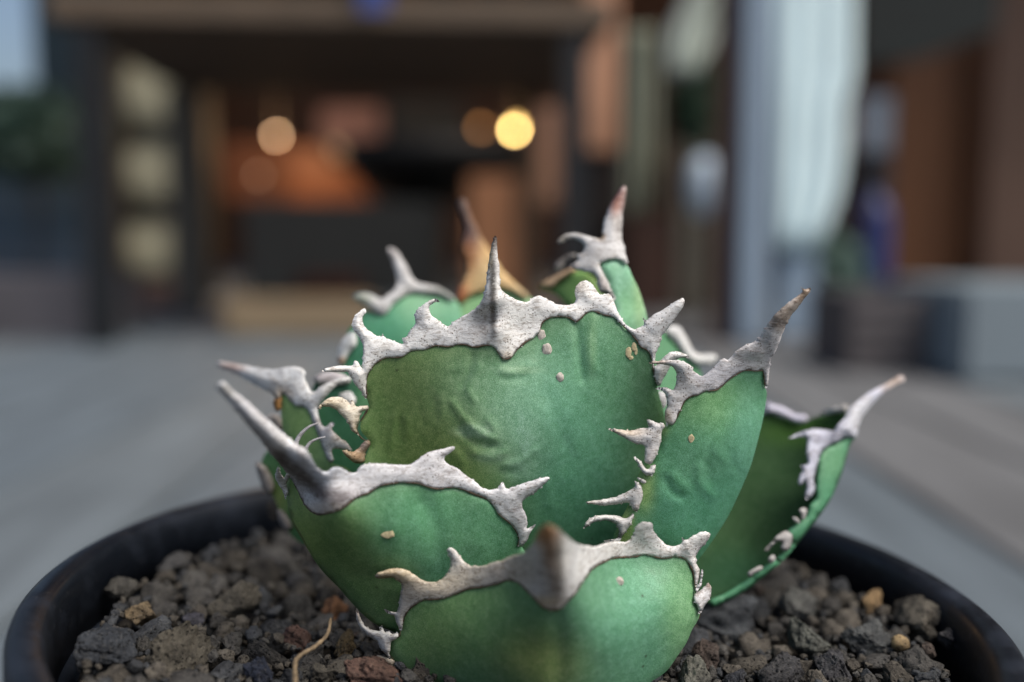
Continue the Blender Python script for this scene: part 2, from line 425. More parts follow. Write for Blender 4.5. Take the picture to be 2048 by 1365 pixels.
def horn(leaf, outline, field, step=4.5, cap=13, spine_cap=30, base=(.56, .54, .52), blobs=(), off=.00022, single=None, wob=.45, rough=.045, spine_label=None):
    """white horny rim with its teeth: one inflated surface, split into rim, teeth and spine"""
    P0, marks = outline
    def neut(c):
        if max(c)-min(c) > .15: return tuple(c)
        l = (c[0]+c[1]+c[2])/3; return tuple(min(.88, (x*.45+l*.55)*1.08) for x in c)
    if max(base)-min(base) < .12: base = neut(base)
    blobs = [(x, y, r_, neut(c) if min(c) > .35 else c, w_) for x, y, r_, c, w_ in blobs]
    # subdivide and keep track of original indices
    sub = 5; S = catmull(P0, True, sub)
    rs = np.random.RandomState(len(P0)); P = resample(S, step*.8)
    t_ = np.roll(P, -1, 0)-np.roll(P, 1, 0); t_ /= np.linalg.norm(t_, axis=1)[:, None]+1e-9; n_ = np.stack([t_[:, 1], -t_[:, 0]], 1)
    ar = (P[:, 0]*np.roll(P[:, 1], -1)-np.roll(P[:, 0], -1)*P[:, 1]).sum(); n_ *= 1 if ar > 0 else -1
    lf = np.array([noise.noise(Vector((p[0]*.09, p[1]*.09, 3.1))) for p in P])*1.6
    tear = np.where(rs.rand(len(P)) < .07, rs.uniform(.8, 3.2, len(P)), 0)*(step < 4.7)
    P = P+n_*(lf*wob*1.6+tear)[:, None]+rs.normal(0, wob, P.shape)*.7
    V2, T = triangulate(P, step, .2)
    e = seg_dist(V2, P)
    # local half-width: largest inscribed disc through the point
    r = e.copy()
    for s in range(0, len(V2), 1500):
        d = np.linalg.norm(V2[s:s+1500, None]-V2[None], axis=2)
        ok = d <= e[None]+1.0
        r[s:s+1500] = np.where(ok, e[None], 0).max(1)
    r = np.maximum(r, e)
    capv = np.full(len(V2), float(cap)*.6)
    tooth_polys = []
    for kd, i, j in marks:
        poly = S[i*sub:j*sub+1]; tooth_polys.append((kd, poly))
        if kd == '{':
            w_ = np.clip(seg_dist(V2, poly), 0, 25)/25; w_ = np.where(inside(V2, poly), 0, w_)
            capv = np.maximum(capv, spine_cap*(1-w_))
        else:
            w_ = np.clip(seg_dist(V2, poly), 0, 16)/16; w_ = np.where(inside(V2, poly), 0, w_)
            capv = np.maximum(capv, cap*(1-w_*.5))
    er = np.clip(e/np.maximum(r, 1e-6), 0, 1)
    sec = r*(.62*er+.22*np.sqrt(np.clip(2*er-er*er, 0, None)))*np.minimum(1, capv/np.maximum(r, 1e-6))
    D = field(V2)
    h = sec*D/F_PX
    Wp = unproj(V2[:, 0], V2[:, 1], D)
    nz = vnoise(Wp, 700, rough*1e-3)+vnoise(Wp, 2200, rough*.5e-3)
    q = np.clip(e/6, 0, 1)
    W, TT, src = closed_mesh(V2, T, D-off-h+nz*q, D-off*.3+h*.8, BASE)
    C = tints(V2, base, blobs)
    C = C[src]
    # whole-surface normals, used by every piece so that no seam shows
    LN = sheet_normals(None, W, TT).reshape(-1, 3, 3)
    cen = V2[src][TT].mean(1); lab = np.zeros(len(TT), int)
    for k, (kd, poly) in enumerate(tooth_polys):
        lab[(lab == 0) & inside(cen, poly)] = k+1
    out = []
    for L in range(len(tooth_polys)+1):
        F = TT[lab == L]
        if len(F) < 4: continue
        nm = single or 'horny_margin'
        if L: nm = 'terminal_spine' if tooth_polys[L-1][0] == '{' else 'tooth'
        used, inv = np.unique(F, return_inverse=True)
        me = mesh_np(nm, W[used], inv.reshape(F.shape)); set_tint(me, C[used])
        ln_ = LN[lab == L].reshape(-1, 3)
        if len(me.loops) == len(ln_): me.normals_split_custom_set([tuple(x) for x in ln_])
        o = link(nm, me, HORN, leaf)
        if nm == 'terminal_spine' and spine_label: o['label'] = spine_label
        out.append(o)
    return out
def edge_line(leaf, line, field, r=1.5, name='brown_edge', front=.0002):
    """thin dark cork line where the rim meets the green"""
    P = resample(catmull(line, False, 6), 5, False); D = field(P)-front
    W = unproj(P[:, 0], P[:, 1], D)-BASE
    rs = np.random.RandomState(5); R = [r*.62*PXM*max(.12, .75+1.5*noise.noise(Vector((p[0]*.035, p[1]*.035, 8)))+.3*rs.randn()) for p in P]; R[0] *= .3; R[-1] *= .3
    V, T = tube_vt(W, R, 6)
    return link(name, mesh_np(name, V, T), EDGE, leaf)
def wart(leaf, x, y, rx, ry, field, m, name='scab', hgt=.5, up=.0):
    bm = bmesh.new(); bmesh.ops.create_icosphere(bm, subdivisions=3, radius=1)
    c = unproj(x, y, float(field([(x, y)])[0])-float(field.relief(np.array([(x, y)], float))[0]))-BASE
    for v in bm.verts:
        n = 1+.22*noise.noise(v.co*1.7+Vector((x, y, 0)))+.1*noise.noise(v.co*5+Vector((x, 0, y)))
        p = v.co*n
        v.co = Vector((c[0]+p.x*rx*PXM, c[1]-up+p.y*hgt*min(rx, ry)*PXM, c[2]+p.z*ry*PXM))
    return link(name, bm_mesh(name, bm, True), m, leaf)

agave = thing('agave', 'compact agave rosette of thick blue green leaves with white toothed margins in black pot', 'agave', BASE)
W_ = (.86, .88, .88); CREAM = (.56, .48, .36); LAV = (.42, .42, .50); BROWN = (.16, .09, .05); ORNG = (.45, .20, .06); GREYB = (.30, .27, .25)
TEAL = (.085, .24, .155); OLIVE = (.115, .19, .065); PALE = (.16, .34, .24); DEEP = (.05, .15, .085); MINT = (.20, .44, .33); LIME = (.17, .27, .08)
# ------------------------------------------------------------------ the leaves
def new_leaf(label): pass
# ===== F: the big upright leaf in the middle
fF = Field([(950,850,149.3),(980,650,151),(740,800,154),(735,900,155),(1310,760,155.5),(1330,900,162),(1150,1100,161),(950,1000,151.5),
            (1200,700,152),(820,720,152.3),(1210,1000,159),(990,560,149.6),(990,475,150),(640,742,150),(635,819,150),(690,905,152),(730,618,153),(880,604,151.5),
            (1370,600,152.5),(1379,714,155),(1000,1240,164),(745,1010,156.5),(870,1150,159),(984,605,148.8),(986,655,149.6),(948,655,151.6),(1030,655,151.6),(1010,712,150.6),
            (1160,570,153.5),(1075,600,151.8),(1100,850,150),(1350,1050,163)])
fF.strokes = [([(945,712),(938,745),(925,770)],8,-.40),([(960,735),(935,775),(948,800)],7,.28),([(905,805),(925,835),(955,862),(985,878)],7,.42),([(975,838),(990,860),(988,876)],7,.25),
    ([(918,858),(945,884),(990,892)],6,-.42),([(945,905),(985,914),(1010,905)],7,.30),([(1003,742),(1035,745),(1065,728)],7,.32),([(1010,760),(1050,756)],8,-.2),([(1010,722),(1050,712)],7,-.2),
    ([(1152,648),(1158,700),(1165,760)],9,-.40),([(1187,640),(1180,690),(1190,740)],11,.32),([(790,830),(784,872),(780,900)],5,.25),([(800,840),(800,880)],6,-.2),([(812,835),(818,872)],6,.2),
    ([(1085,650),(1075,690),(1060,705)],9,-.2),([(880,790),(885,830),(876,860)],5,.22),([(868,800),(872,840)],5,-.18),([(835,800),(845,850)],6,-.15),
    ([(1090,790),(1120,850),(1130,930)],20,-.2),([(965,640),(940,665),(915,680)],12,-.2),([(1010,640),(1045,660),(1062,672)],12,-.2),([(1010,930),(1040,925),(1070,900)],7,.25),([(1000,945),(1030,945)],7,-.2),
    ([(900,740),(925,735)],6,.15),([(905,900),(925,925),(930,960)],9,.2),([(1090,960),(1100,1010)],14,.2),([(1130,880),(1150,920)],10,-.15)]
borderF = "734,797 733,782 733,769 737,747 749,730 770,717 791,716 807,713 823,703 849,700 871,692 897,694 923,689 949,695 975,691 989,696 1000,712 1010,719 1024,714 1036,698 1052,684 1068,676 1080,662 1084,647 1097,637 1122,634 1140,637 1151,644 1161,638 1172,627 1187,623 1206,630 1226,635 1245,651 1264,671 1274,682 1282,695 1293,700 1301,711 1305,730 1309,753 1313,769"
outerF = ("731,798 725,787 [ 710,769 700,752 694,745 671,745 643,742 658,735 688,731 705,731 708,722 715,723 720,731 726,737 ] 725,733 726,711 726,692 "
  "[ 718,676 707,660 704,650 708,635 718,624 730,617 731,625 725,634 725,643 731,655 746,667 ] 762,674 765,667 768,674 784,681 802,688 807,687 805,679 812,674 821,660 "
  "[ 831,647 829,634 832,624 845,611 861,601 874,598 880,605 871,605 861,611 858,619 863,631 875,640 886,648 ] 895,653 913,640 936,627 "
  "{ 955,613 965,598 970,579 974,550 979,511 985,485 991,471 994,482 995,511 999,531 1000,560 1003,579 1016,590 } 1036,601 1055,604 1064,597 1071,593 1079,592 1093,598 1106,607 1122,610 1145,609 "
  "[ 1151,598 1150,581 1155,569 1168,562 1179,564 1190,576 1201,590 ] 1219,588 1227,601 1237,627 1248,645 1268,659 1277,656 [ 1288,648 1285,634 1292,641 1306,630 1329,618 1348,605 1366,597 1370,603 1361,621 1342,650 1326,669 ] 1319,692 1311,711 "
  "[ 1309,733 1325,717 1341,705 1355,704 1379,714 1358,718 1346,724 1337,740 1327,759 1318,773 ]")
pb, _ = A(borderF); po, mo = A(outerF)
hornF = (po + pb[::-1], mo)
blobsF = [(800,800,(130,130),OLIVE,.9),(760,900,(60,120),(.07,.15,.05),.6),(1000,780,(110,130),(.13,.28,.19),.55),(1150,880,(130,220),(.075,.26,.19),.8),(1230,720,(90,110),(.10,.28,.17),.7),
   (900,930,(110,90),(.14,.21,.055),.7),(1170,1050,(110,110),(.07,.26,.17),.6),(1030,870,(70,80),(.15,.32,.23),.5),(950,862,(34,12),(.26,.42,.32),.6),(1050,870,(22,40),(.20,.40,.32),.5),(985,915,(30,9),(.24,.40,.30),.5),(1040,740,(36,7),(.24,.40,.28),.5),(1045,940,(30,22),(.18,.36,.28),.5),(1184,690,(9,50),(.20,.36,.20),.4),(986,905,(26,8),(.09,.10,.02),.0),(870,680,(150,40),(.11,.20,.08),.5),(1290,740,(30,80),(.05,.12,.07),.5)]
F = body('leaf', A("728,925 740,886 722,862 722,842 738,816 " + borderF + " 1318,790 1325,815 1335,870 1332,940 1300,1010 1270,1080 1220,1150 1150,1220 1000,1240 880,1200 790,1110 735,1000"),
    fF, agave, step=7.5, thick=4.5, edge=9, base=(.105,.215,.10), blobs=blobsF, margins=[hornF[0]], label='large broad upright leaf in the middle with two corky bumps')
horn(F, hornF, fF, 4.2, cap=11, spine_cap=22, base=W_, spine_label='tall straight grey spine with dark brown tip',
    blobs=[(990,476,(16,20),(.05,.025,.015),.95),(986,560,(7,64),(.025,.022,.018),.92),(986,632,(6,48),(.05,.04,.03),.85),(966,640,(20,50),(.30,.24,.19),.55),(978,512,(6,26),(.50,.42,.26),.85),(1002,590,(8,40),(.62,.62,.62),.6),(960,690,(60,30),(.66,.62,.56),.3),(880,605,(8,8),(.1,.08,.06),.9),
     (1155,575,(18,14),(.5,.42,.34),.6),(1010,715,(28,14),(.5,.42,.30),.6),(730,770,(18,30),(.5,.48,.46),.5),(1300,655,(70,60),(.60,.62,.68),.6)])
edge_line(F, pb, fF, 1.9)
edge_line(F, [(738,816),(724,838),(714,856),(722,876),(738,887),(731,906),(729,925)], fF, 2.2)
horn(F, Bc("[ 665,370 700,322 750,295 810,293 850,313 872,332 868,315 882,310 895,325 900,345 925,352 955,345 985,350 975,375 940,385 925,440 908,475 918,520 930,535 895,515 870,490 858,455 820,410 780,372 735,352 700,352 ]"),
    fF, 4.2, cap=10, base=(0.74,0.68,0.58), blobs=[(650,812,(30,14),(.60,.50,.34),.8),(710,858,(12,16),(.30,.22,.14),.7)], off=.0009)
horn(F, Bc("[ 990,565 955,570 925,605 885,632 820,622 838,655 880,690 930,708 960,692 962,640 992,595 ]"), fF, 4.2, cap=8, base=(0.42,0.29,0.18),
    blobs=[(728,890,(14,14),(.10,.09,.10),.8),(690,905,(10,8),(.5,.42,.3),.6)], off=.0009)
wart(F, 1083, 672, 9, 13, fF, SCAB, hgt=.28); wart(F, 1094, 700, 9.5, 14, fF, SCAB, hgt=.35); wart(F, 1120, 755, 8, 9.5, fF, SCAB, hgt=.4)
for x, y, a, b_ in ((1257,705,6,11),(1268,694,5,9),(1262,716,5,4),(1272,703,3,8)): wart(F, x, y, a, b_, fF, SCAR, 'pale_scar', hgt=.12)

# ===== G: the front leaf, leaning towards the camera
fG = Field([(1400,1180,150),(1360,1120,149),(1250,1110,146),(790,1300,150),(800,1220,148.5),(760,1148,144),(905,1105,145),(900,1160,144.5),(980,1140,140),(1095,1052,119),(1100,1090,122.5),(1108,1150,127.5),(1112,1205,132),
   (1020,1160,137),(1190,1160,137.5),(1230,1120,143.5),(1100,1300,137),(1100,1400,140),(950,1280,140.5),(1250,1260,141),(860,1380,149),(1340,1340,149),(1100,1470,146),(1420,1200,150.5),(715,1225,151),(1300,1050,145.5),(1415,1068,149),(880,1250,144.5),(1330,1200,145.5),
   (1040,1090,133),(1160,1090,133)])
fG.strokes = [([(1112,1215),(1118,1290),(1115,1400)],22,-.5),([(1180,1220),(1200,1300)],30,.3),([(1000,1230),(1010,1330)],35,.3)]
borderG = Be("330,660 340,610 370,570 440,530 540,520 600,500 670,470 740,460 820,445 870,425 920,430 960,460 1020,520 1060,560 1110,580 1160,570 1230,500 1280,430 1330,360 1380,330 1450,305 1550,300 1600,288 1640,297 1700,308 1780,300 1820,320 1850,370 1862,430 1868,490")[0]
outerG = Be("318,690 300,655 [ 285,610 255,600 230,573 262,585 300,588 308,560 ] 315,500 325,450 [ 310,430 280,410 230,415 190,412 185,395 240,370 300,358 350,368 395,395 440,425 ] 500,430 540,410 [ 570,370 580,330 570,290 558,262 582,250 610,270 640,310 680,345 ] 720,350 760,345 800,330 850,318 900,295 "
  "{ 960,278 1005,240 1030,190 1050,150 1085,128 1125,140 1165,170 1220,215 1280,240 } 1340,245 1390,230 1440,220 1500,220 [ 1540,190 1555,140 1590,116 1640,125 1645,160 1680,205 ] 1720,240 1768,240 [ 1795,225 1798,195 1812,212 1850,192 1900,168 1942,178 1935,210 1900,250 1872,290 1870,330 ] 1888,370 1890,410 1876,450 1872,490")
hornG = (outerG[0]+borderG[::-1], outerG[1])
G = body('leaf', (cat(Br("870,1350 800,1290 760,1180 775,1100 715,1050 725,930 735,865 820,800 850,740"))[0] + borderG +
    Be("1872,540 1893,590 1875,640 1850,680 1820,750 1780,810 1715,900 1640,960")[0] + [(1270,1420),(1200,1450),(1080,1465),(960,1450),(870,1410)], []),
    fG, agave, step=8, thick=7, edge=16, base=(.10,.24,.13), margins=[hornG[0]], grow=9, label='broad leaf leaning out at the front with a blunt brown tipped spine',
    blobs=[(930,1230,(150,90),(.12,.25,.10),.8),(1250,1250,(140,160),(.105,.31,.22),.85),(1080,1330,(90,70),(.12,.15,.045),.75),(860,1300,(70,80),(.12,.22,.08),.6),(1370,1230,(40,110),(.16,.35,.17),.6),(950,1365,(90,30),(.10,.22,.12),.5),(1200,1180,(50,50),(.13,.30,.20),.4)])
horn(G, hornG, fG, 4.6, cap=11, spine_cap=16, base=(0.70,0.68,0.65), spine_label='blunt central spine with orange brown tip pointing at the camera',
    blobs=[(1090,1065,(26,30),(.50,.22,.05),.95),(1103,1110,(17,40),(.33,.17,.07),.9),(1112,1150,(16,50),(.22,.17,.13),.8),(1040,1140,(45,45),(.46,.36,.26),.6),(1165,1130,(40,60),(.78,.80,.84),.8),(1118,1130,(8,60),(.12,.11,.10),.7),(1075,1205,(40,12),(.5,.36,.14),.6),
      (880,1170,(110,40),CREAM,.8),(780,1150,(50,25),(.62,.50,.32),.9),(820,1220,(30,50),(.50,.43,.36),.6),(1000,1130,(70,30),(.5,.42,.34),.6),(1330,1080,(110,60),(.80,.82,.86),.8)])
edge_line(G, borderG, fG, 1.9)
edge_line(G, Br("850,740 830,800 735,865 722,930 712,1010 775,1100 765,1180 805,1290")[0], fG, 2.0)
edge_line(G, Be("1868,490 1872,540 1893,590 1880,640")[0], fG, 2.0)
horn(G, Br("[ 725,1060 650,1000 600,940 580,880 540,850 450,790 380,720 340,650 315,560 312,500 320,455 335,500 370,590 420,670 480,715 560,735 600,738 600,690 620,678 645,722 660,750 700,745 760,770 815,758 825,800 790,840 740,862 730,930 718,1010 ]"), fG, 4, cap=9, base=(0.74,0.70,0.64), blobs=[(716,1225,(8,18),(.62,.50,.42),.7)], off=.0007)
horn(G, Br("[ 550,1040 590,1028 680,1060 785,1102 765,1150 800,1260 862,1352 790,1290 720,1200 640,1130 570,1085 ]"), fG, 5, cap=6, base=(0.46,0.40,0.32), off=.0006)
horn(G, Be("[ 1868,545 1858,520 1870,490 1900,470 1935,438 1950,455 1952,480 1945,510 1918,555 1890,600 1882,575 ]"), fG, 4, cap=8, base=(0.67,0.67,0.72), blobs=[(1418,1172,(8,8),BROWN,.8)], off=.0007)
horn(G, Be("[ 1868,480 1875,450 1890,430 1892,395 1900,365 1908,370 1904,410 1898,445 1885,470 1876,490 ]"), fG, 3.5, cap=6, base=(0.61,0.61,0.67), off=.0008)
wart(G, 1238, 1164, 9, 9, fG, SCAB, hgt=.3)
# ===== D: the front left leaf with the long sideways spine
fD = Field([(445,775,128),(500,850,131),(600,920,136),(650,1005,140),(700,960,141),(860,950,144.5),(900,905,145.5),(1000,985,147),(1098,957,147.5),(1050,1080,150.5),(800,1080,144),(900,1130,147.5),(640,1080,145.5),(600,1040,148.5),
    (578,960,149),(650,1150,151),(720,1225,151.5),(790,1262,152),(950,1330,157),(1050,1250,156),(560,965,150.5),(700,1120,145.8),(1060,1160,154),(590,860,135.5),(545,880,133.5)])
fD.strokes = [([(850,1010),(870,1060),(880,1120)],26,-.5),([(800,1000),(790,1060)],26,.4),([(960,1010),(950,1080)],30,.4),([(720,1150),(800,1160),(880,1150)],22,-.3),([(650,1120),(720,1190),(780,1240)],7,.12),([(640,1150),(700,1205)],6,-.12)]
borderD = Bc("520,830 545,880 578,945 612,992 652,1020 710,1020 780,1005 830,980 870,945 920,910 980,890 1050,850 1120,830 1200,825 1290,830 1350,850 1420,865 1480,855 1560,865 1640,895 1720,930 1760,970 1790,1020 1840,1060 1880,1100 1910,1150 1915,1190 1905,1220")[0]
outerD = Bc("1930,1222 1955,1200 1975,1170 [ 1985,1140 2022,1080 1985,1100 1965,1108 ] 1970,1080 1965,1040 1945,990 [ 1935,950 1960,920 2010,890 2103,800 2103,788 2030,802 1950,825 1880,850 1835,860 1815,820 1795,840 1770,865 ] 1700,860 1660,830 1590,780 [ 1540,740 1480,710 1450,680 1460,660 1490,640 1520,605 1490,600 1450,615 1390,625 1330,650 1290,680 ] 1240,710 1150,712 1050,705 960,710 922,735 905,762 870,760 820,735 770,730 "
  "{ 720,755 680,740 640,690 610,640 590,610 560,600 480,540 400,470 320,400 240,330 180,280 130,240 100,210 70,198 42,212 35,238 60,265 110,320 180,400 250,490 320,570 380,650 440,720 490,785 } 510,815")
hornD = (outerD[0]+borderD, outerD[1])
D = body('leaf', ([(574,948)] + borderD + [(1048,1100),(1065,1160),(1050,1250),(950,1330),(850,1320)] + Be("290,700 200,662 130,612 60,540 0,470")[0] +
     Bc("690,1365 620,1262 560,1160 520,1090 490,1005 478,930 472,850 478,790")[0], []), fD, agave, step=8, thick=6, edge=22, base=(.085,.21,.11), margins=[hornD[0]], grow=8, label='rounded leaf at the front left with a long spine pointing left',
    blobs=[(600,1050,(50,110),(.17,.27,.07),.9),(680,1100,(60,80),(.13,.22,.06),.6),(850,1040,(90,70),(.09,.30,.18),.7),(1000,1060,(70,80),(.10,.30,.19),.7),(770,1200,(90,60),(.09,.17,.06),.6),(720,1160,(80,40),(.11,.20,.08),.5),(900,1150,(80,50),(.06,.20,.15),.6)])
horn(D, hornD, fD, 4.6, cap=11, spine_cap=36, base=(0.68,0.69,0.77), spine_label='long thick grey spine pointing to the upper left',
    blobs=[(650,1018,(55,14),(.48,.38,.28),.6),(560,960,(22,60),(.50,.43,.33),.7),(600,960,(12,90),(.24,.18,.14),.5),(450,785,(22,22),(.40,.40,.38),.8),(700,990,(30,16),(.30,.27,.30),.5),(880,920,(60,26),(.50,.50,.58),.6),(1040,1050,(18,40),(.42,.42,.50),.7),(640,930,(70,30),(.50,.55,.66),.5)]+ln(470,822,560,915,12,10,(.22,.18,.15),.55)+ln(560,915,640,985,10,13,(.11,.085,.07),.8)+ln(640,985,690,1000,5,13,(.16,.14,.15),.7))  # dark streaks put the shadow under the spine into its tint
edge_line(D, borderD, fD, 1.8)
horn(D, Bl("[ 340,450 365,460 352,490 380,540 415,582 430,545 440,530 455,522 478,555 458,610 442,645 452,700 460,760 442,800 430,860 418,800 390,730 350,670 315,610 300,545 312,490 ]"), fD, 3.6, cap=8, base=(0.70,0.67,0.64), off=.0006)
def fibre(leaf, P, r, field, off=.0006, m=None):
    Q = resample(catmull(P, False), 5, False); W = unproj(Q[:,0], Q[:,1], field(Q)-off)-BASE
    R = [r*PXM*(1-.75*i/len(Q)) for i in range(len(Q))]; V, T = tube_vt(W, R, 7)
    me = mesh_np('fibre', V, T); set_tint(me, (.42,.42,.45)); return link('fibre', me, HORN, leaf)
fibre(D, Bk("1030,1180 1050,1090 1110,1000 1200,925 1300,885")[0], 5.5, lambda q: np.full(len(q), .1475))
fibre(D, Bk("1150,1200 1200,1125 1290,1075 1390,1050")[0], 4, lambda q: np.full(len(q), .148))
wart(D, 775, 1068, 13, 9, fD, SCAR, 'pale_scar', hgt=.15)
# ===== R: the right leaf seen half from the side
fR = Field([(1400,900,150.2),(1290,900,151.8),(1240,1000,152),(1225,1090,153),(1330,780,151.5),(1300,725,151),(1380,770,150.5),(1450,760,151),(1530,750,155),(1515,880,156),(1480,980,156.5),(1430,1080,157),(1500,700,150.5),(1560,650,149),(1617,578,147),
    (1180,1005,150.5),(1170,1055,150.5),(1218,860,150.5),(1340,1000,151),(1350,1100,153.5),(1270,1180,158),(1530,800,157),(1460,850,151.5),(1255,915,151)])
fR.strokes = [([(1330,960),(1345,985),(1365,995)],9,-0.30),([(1345,950),(1370,975)],9,0.18),([(1400,935),(1400,965),(1425,992)],9,0.30),([(1415,930),(1420,960)],9,-0.21),([(1440,870),(1430,900),(1450,920)],10,0.21),([(1470,860),(1460,910),(1480,950)],10,-0.18),([(1310,960),(1300,1000)],14,-0.18),([(1480,900),(1468,950)],8,0.18)]
borderR = Bo("1378,1115 1378,1050 1368,965 1358,932 1290,938 1200,928 1130,948 1060,990 1000,1040 940,1090 890,1128 820,1140 770,1142 700,1180 640,1190 580,1222 545,1270 520,1330 500,1362")[0] + Bd("740,310 722,348")[0]
outerR = (Bd("700,352 682,338")[0] + Bo("350,1362 378,1290")[0], [])
outerR = cat(outerR, Bo("[ 375,1215 360,1165 320,1135 262,1115 320,1103 380,1103 438,1130 ] 465,1070 [ 475,1000 465,930 430,890 350,868 250,864 190,852 250,835 350,825 430,820 520,825 580,850 630,890 660,940 ] 700,970 745,985 790,955 850,900 900,850 940,812 965,800 1000,822 1050,770 "
    "{ 1110,710 1170,670 1290,625 1340,560 1400,470 1450,400 1520,320 1600,250 1680,190 1762,130 1772,112 1752,75 1792,102 1852,80 1835,130 1790,190 1740,260 1690,320 1640,380 1610,440 1590,480 1560,560 1530,640 1500,710 1470,770 } 1445,805 1435,880 1425,960 1415,1050 1400,1110"))
hornR = (outerR[0]+borderR, outerR[1])
R = body('leaf', (Bo("1385,1110")[0] + borderR + Bd("665,370 655,400 650,450 625,510 605,560 560,570 535,610 510,660 485,760 430,870 395,960 385,1100")[0] + [(1262,1200),(1340,1180)] +
    Bd("850,1080 890,1030 960,930 1010,850 1050,770 1100,660 1140,560 1170,450 1200,330 1218,230 1222,175")[0], []), fR, agave, step=7.5, thick=4.5, edge=14, base=(.075,.24,.135), margins=[hornR[0]], grow=8, label='leaf on the right seen half from the side with hooked teeth down its left edge',
    blobs=[(1400,800,(90,60),(.12,.28,.12),.7),(1500,900,(40,120),(.10,.30,.24),.6),(1400,1000,(110,110),(.06,.24,.17),.7),(1290,960,(20,60),(.20,.30,.08),.7),(1250,1060,(18,60),(.19,.28,.08),.8),(1325,840,(14,30),(.22,.30,.07),.7),(1350,920,(60,70),(.08,.25,.13),.4),(1400,920,(50,40),(.11,.30,.20),.4)])
horn(R, hornR, fR, 4.2, cap=10, spine_cap=20, base=(0.64,0.63,0.68), spine_label='long slanting spine, grey with a split brown tip',
    blobs=[(1580,630,(50,30),(.42,.33,.25),.8),(1610,590,(22,22),(.30,.19,.10),.85),(1555,645,(18,14),(.09,.07,.06),.8),(1440,750,(60,22),(.42,.43,.56),.7),(1360,770,(30,50),(.55,.53,.52),.8),(1310,726,(26,8),(.55,.40,.30),.7),(1540,700,(12,40),(.30,.31,.36),.7),(1500,690,(40,30),(.46,.42,.44),.5),(1330,835,(14,20),(.50,.40,.26),.7)])
edge_line(R, borderR, fR, 1.8)
hk = dict(step=3.6, cap=8, base=(0.61,0.60,0.61), off=.0008)
horn(R, Bd("[ 650,345 600,325 575,320 580,345 592,360 540,370 500,380 450,378 365,373 420,402 470,430 520,455 560,460 565,500 565,550 595,562 620,530 640,480 655,420 658,380 675,356 645,335 ]"), fR, blobs=[(1250,865,(40,8),(.6,.48,.36),.7),(1300,910,(8,20),(.30,.28,.30),.5)], **hk)
horn(R, Bd("[ 505,527 530,535 552,562 575,588 600,575 622,563 620,600 600,622 570,620 545,600 528,560 ]"), fR, **hk)
horn(R, Bd("[ 523,635 545,638 574,655 570,667 545,662 ]"), fR, **hk)
horn(R, Bd("[ 510,652 537,670 552,700 553,740 540,780 525,817 500,810 490,780 470,770 430,776 340,786 245,768 320,755 400,740 470,710 512,682 ]"), fR, blobs=[(1180,1004,(14,6),(.5,.44,.36),.8),(1275,1020,(8,12),(.26,.22,.22),.7)], **hk)
horn(R, Bd("[ 234,912 250,870 290,845 350,836 420,840 460,855 490,840 507,830 497,860 490,890 465,920 440,957 420,960 425,920 412,892 380,873 330,868 280,882 ]"), fR, blobs=[(1172,1056,(10,8),(.40,.38,.34),.8),(1238,1070,(8,14),(.22,.20,.20),.7)], **hk)
horn(R, Bd("[ 342,976 400,965 438,958 430,975 380,982 ]"), fR, **hk)
wart(R, 1383, 878, 6, 9, fR, SCAR, 'pale_scar', hgt=.15)
# ===== H: the far right leaf, an open trough
fHn = Field([(1430,1207,166),(1500,1165,167),(1575,1100,168),(1633,1040,170),(1685,945,174),(1702,880,176),(1640,900,173),(1620,1000,170),(1805,757,184),(1740,820,179),(1580,880,172),(1535,1097,166.5),(1500,1150,166.8)])
fHi = Field([(1530,820,190),(1620,842,188),(1690,826,182),(1600,950,184),(1500,950,186),(1440,1020,182),(1500,1100,177),(1430,1190,169.5),(1640,1000,175),(1400,1100,174),(1575,1095,172)])
Hh = Bp("{ 1290,690 1310,600 1350,500 1400,420 1480,330 1600,220 1700,150 1785,112 1790,75 1750,55 1700,80 1600,140 1480,200 1380,260 1290,330 1220,400 1180,480 1110,555 } 1060,622 1030,620 950,608 880,600 820,608 [ 740,630 650,670 598,702 700,690 770,682 ] 788,740 780,820 790,900 800,955 [ 765,978 722,980 742,1030 710,1080 700,1180 728,1190 758,1140 ] 780,1200 765,1290 780,1330 810,1320 850,1280 870,1200 860,1120 880,1020 912,920 935,850 1000,785 1100,742 1180,695")
strip = Bp("1190,690 1100,738 1000,780 930,850 900,950 890,1100 880,1250")[0] + Bq("1400,180 1330,260 1290,380 1180,460 1100,530 1140,650 1060,740 950,830 850,900 720,1000 600,1080 450,1170 300,1240 330,1300 500,1235 700,1120 850,1000 1000,880 1100,780 1200,660 1300,530 1400,410 1500,270 1600,100")[0] + Bp("1050,1290 1100,1180 1150,1050 1190,900 1240,750 1290,690")[0]
H = body('leaf', (strip, []), fHn, agave, step=9, thick=2.2, edge=12, base=(.06,.22,.13), label='open trough shaped leaf on the far right with a pale spine', blobs=[(1660,920,(40,40),(.11,.28,.16),.6)], wav=.05)
inner = [(1525,826),(1570,838),(1600,848),(1626,836),(1655,828),(1692,824),(1700,850),(1690,885),(1668,920),(1652,960),(1645,1010),(1622,1045),(1590,1090),(1540,1128),(1480,1175),(1420,1205),(1370,1190),(1370,1100),(1430,950),(1480,850)]
body('inner_face', (inner, []), fHi, H, step=11, thick=3, edge=12, base=(.026,.062,.030), blobs=[(1600,860,(90,30),(.045,.11,.025),.7),(1480,1150,(90,50),(.012,.05,.03),.6)], wav=.05)  # shade inside the trough is put into the dark base tint
horn(H, Hh, fHn, 6, cap=12, spine_cap=18, base=(0.56,0.58,0.70), off=.0006, blobs=[(1790,765,(28,20),(.50,.38,.30),.8),(1720,830,(30,40),(.62,.66,.74),.7),(1665,872,(12,14),(.10,.11,.16),.8),(1640,876,(12,10),(.2,.2,.28),.6)])
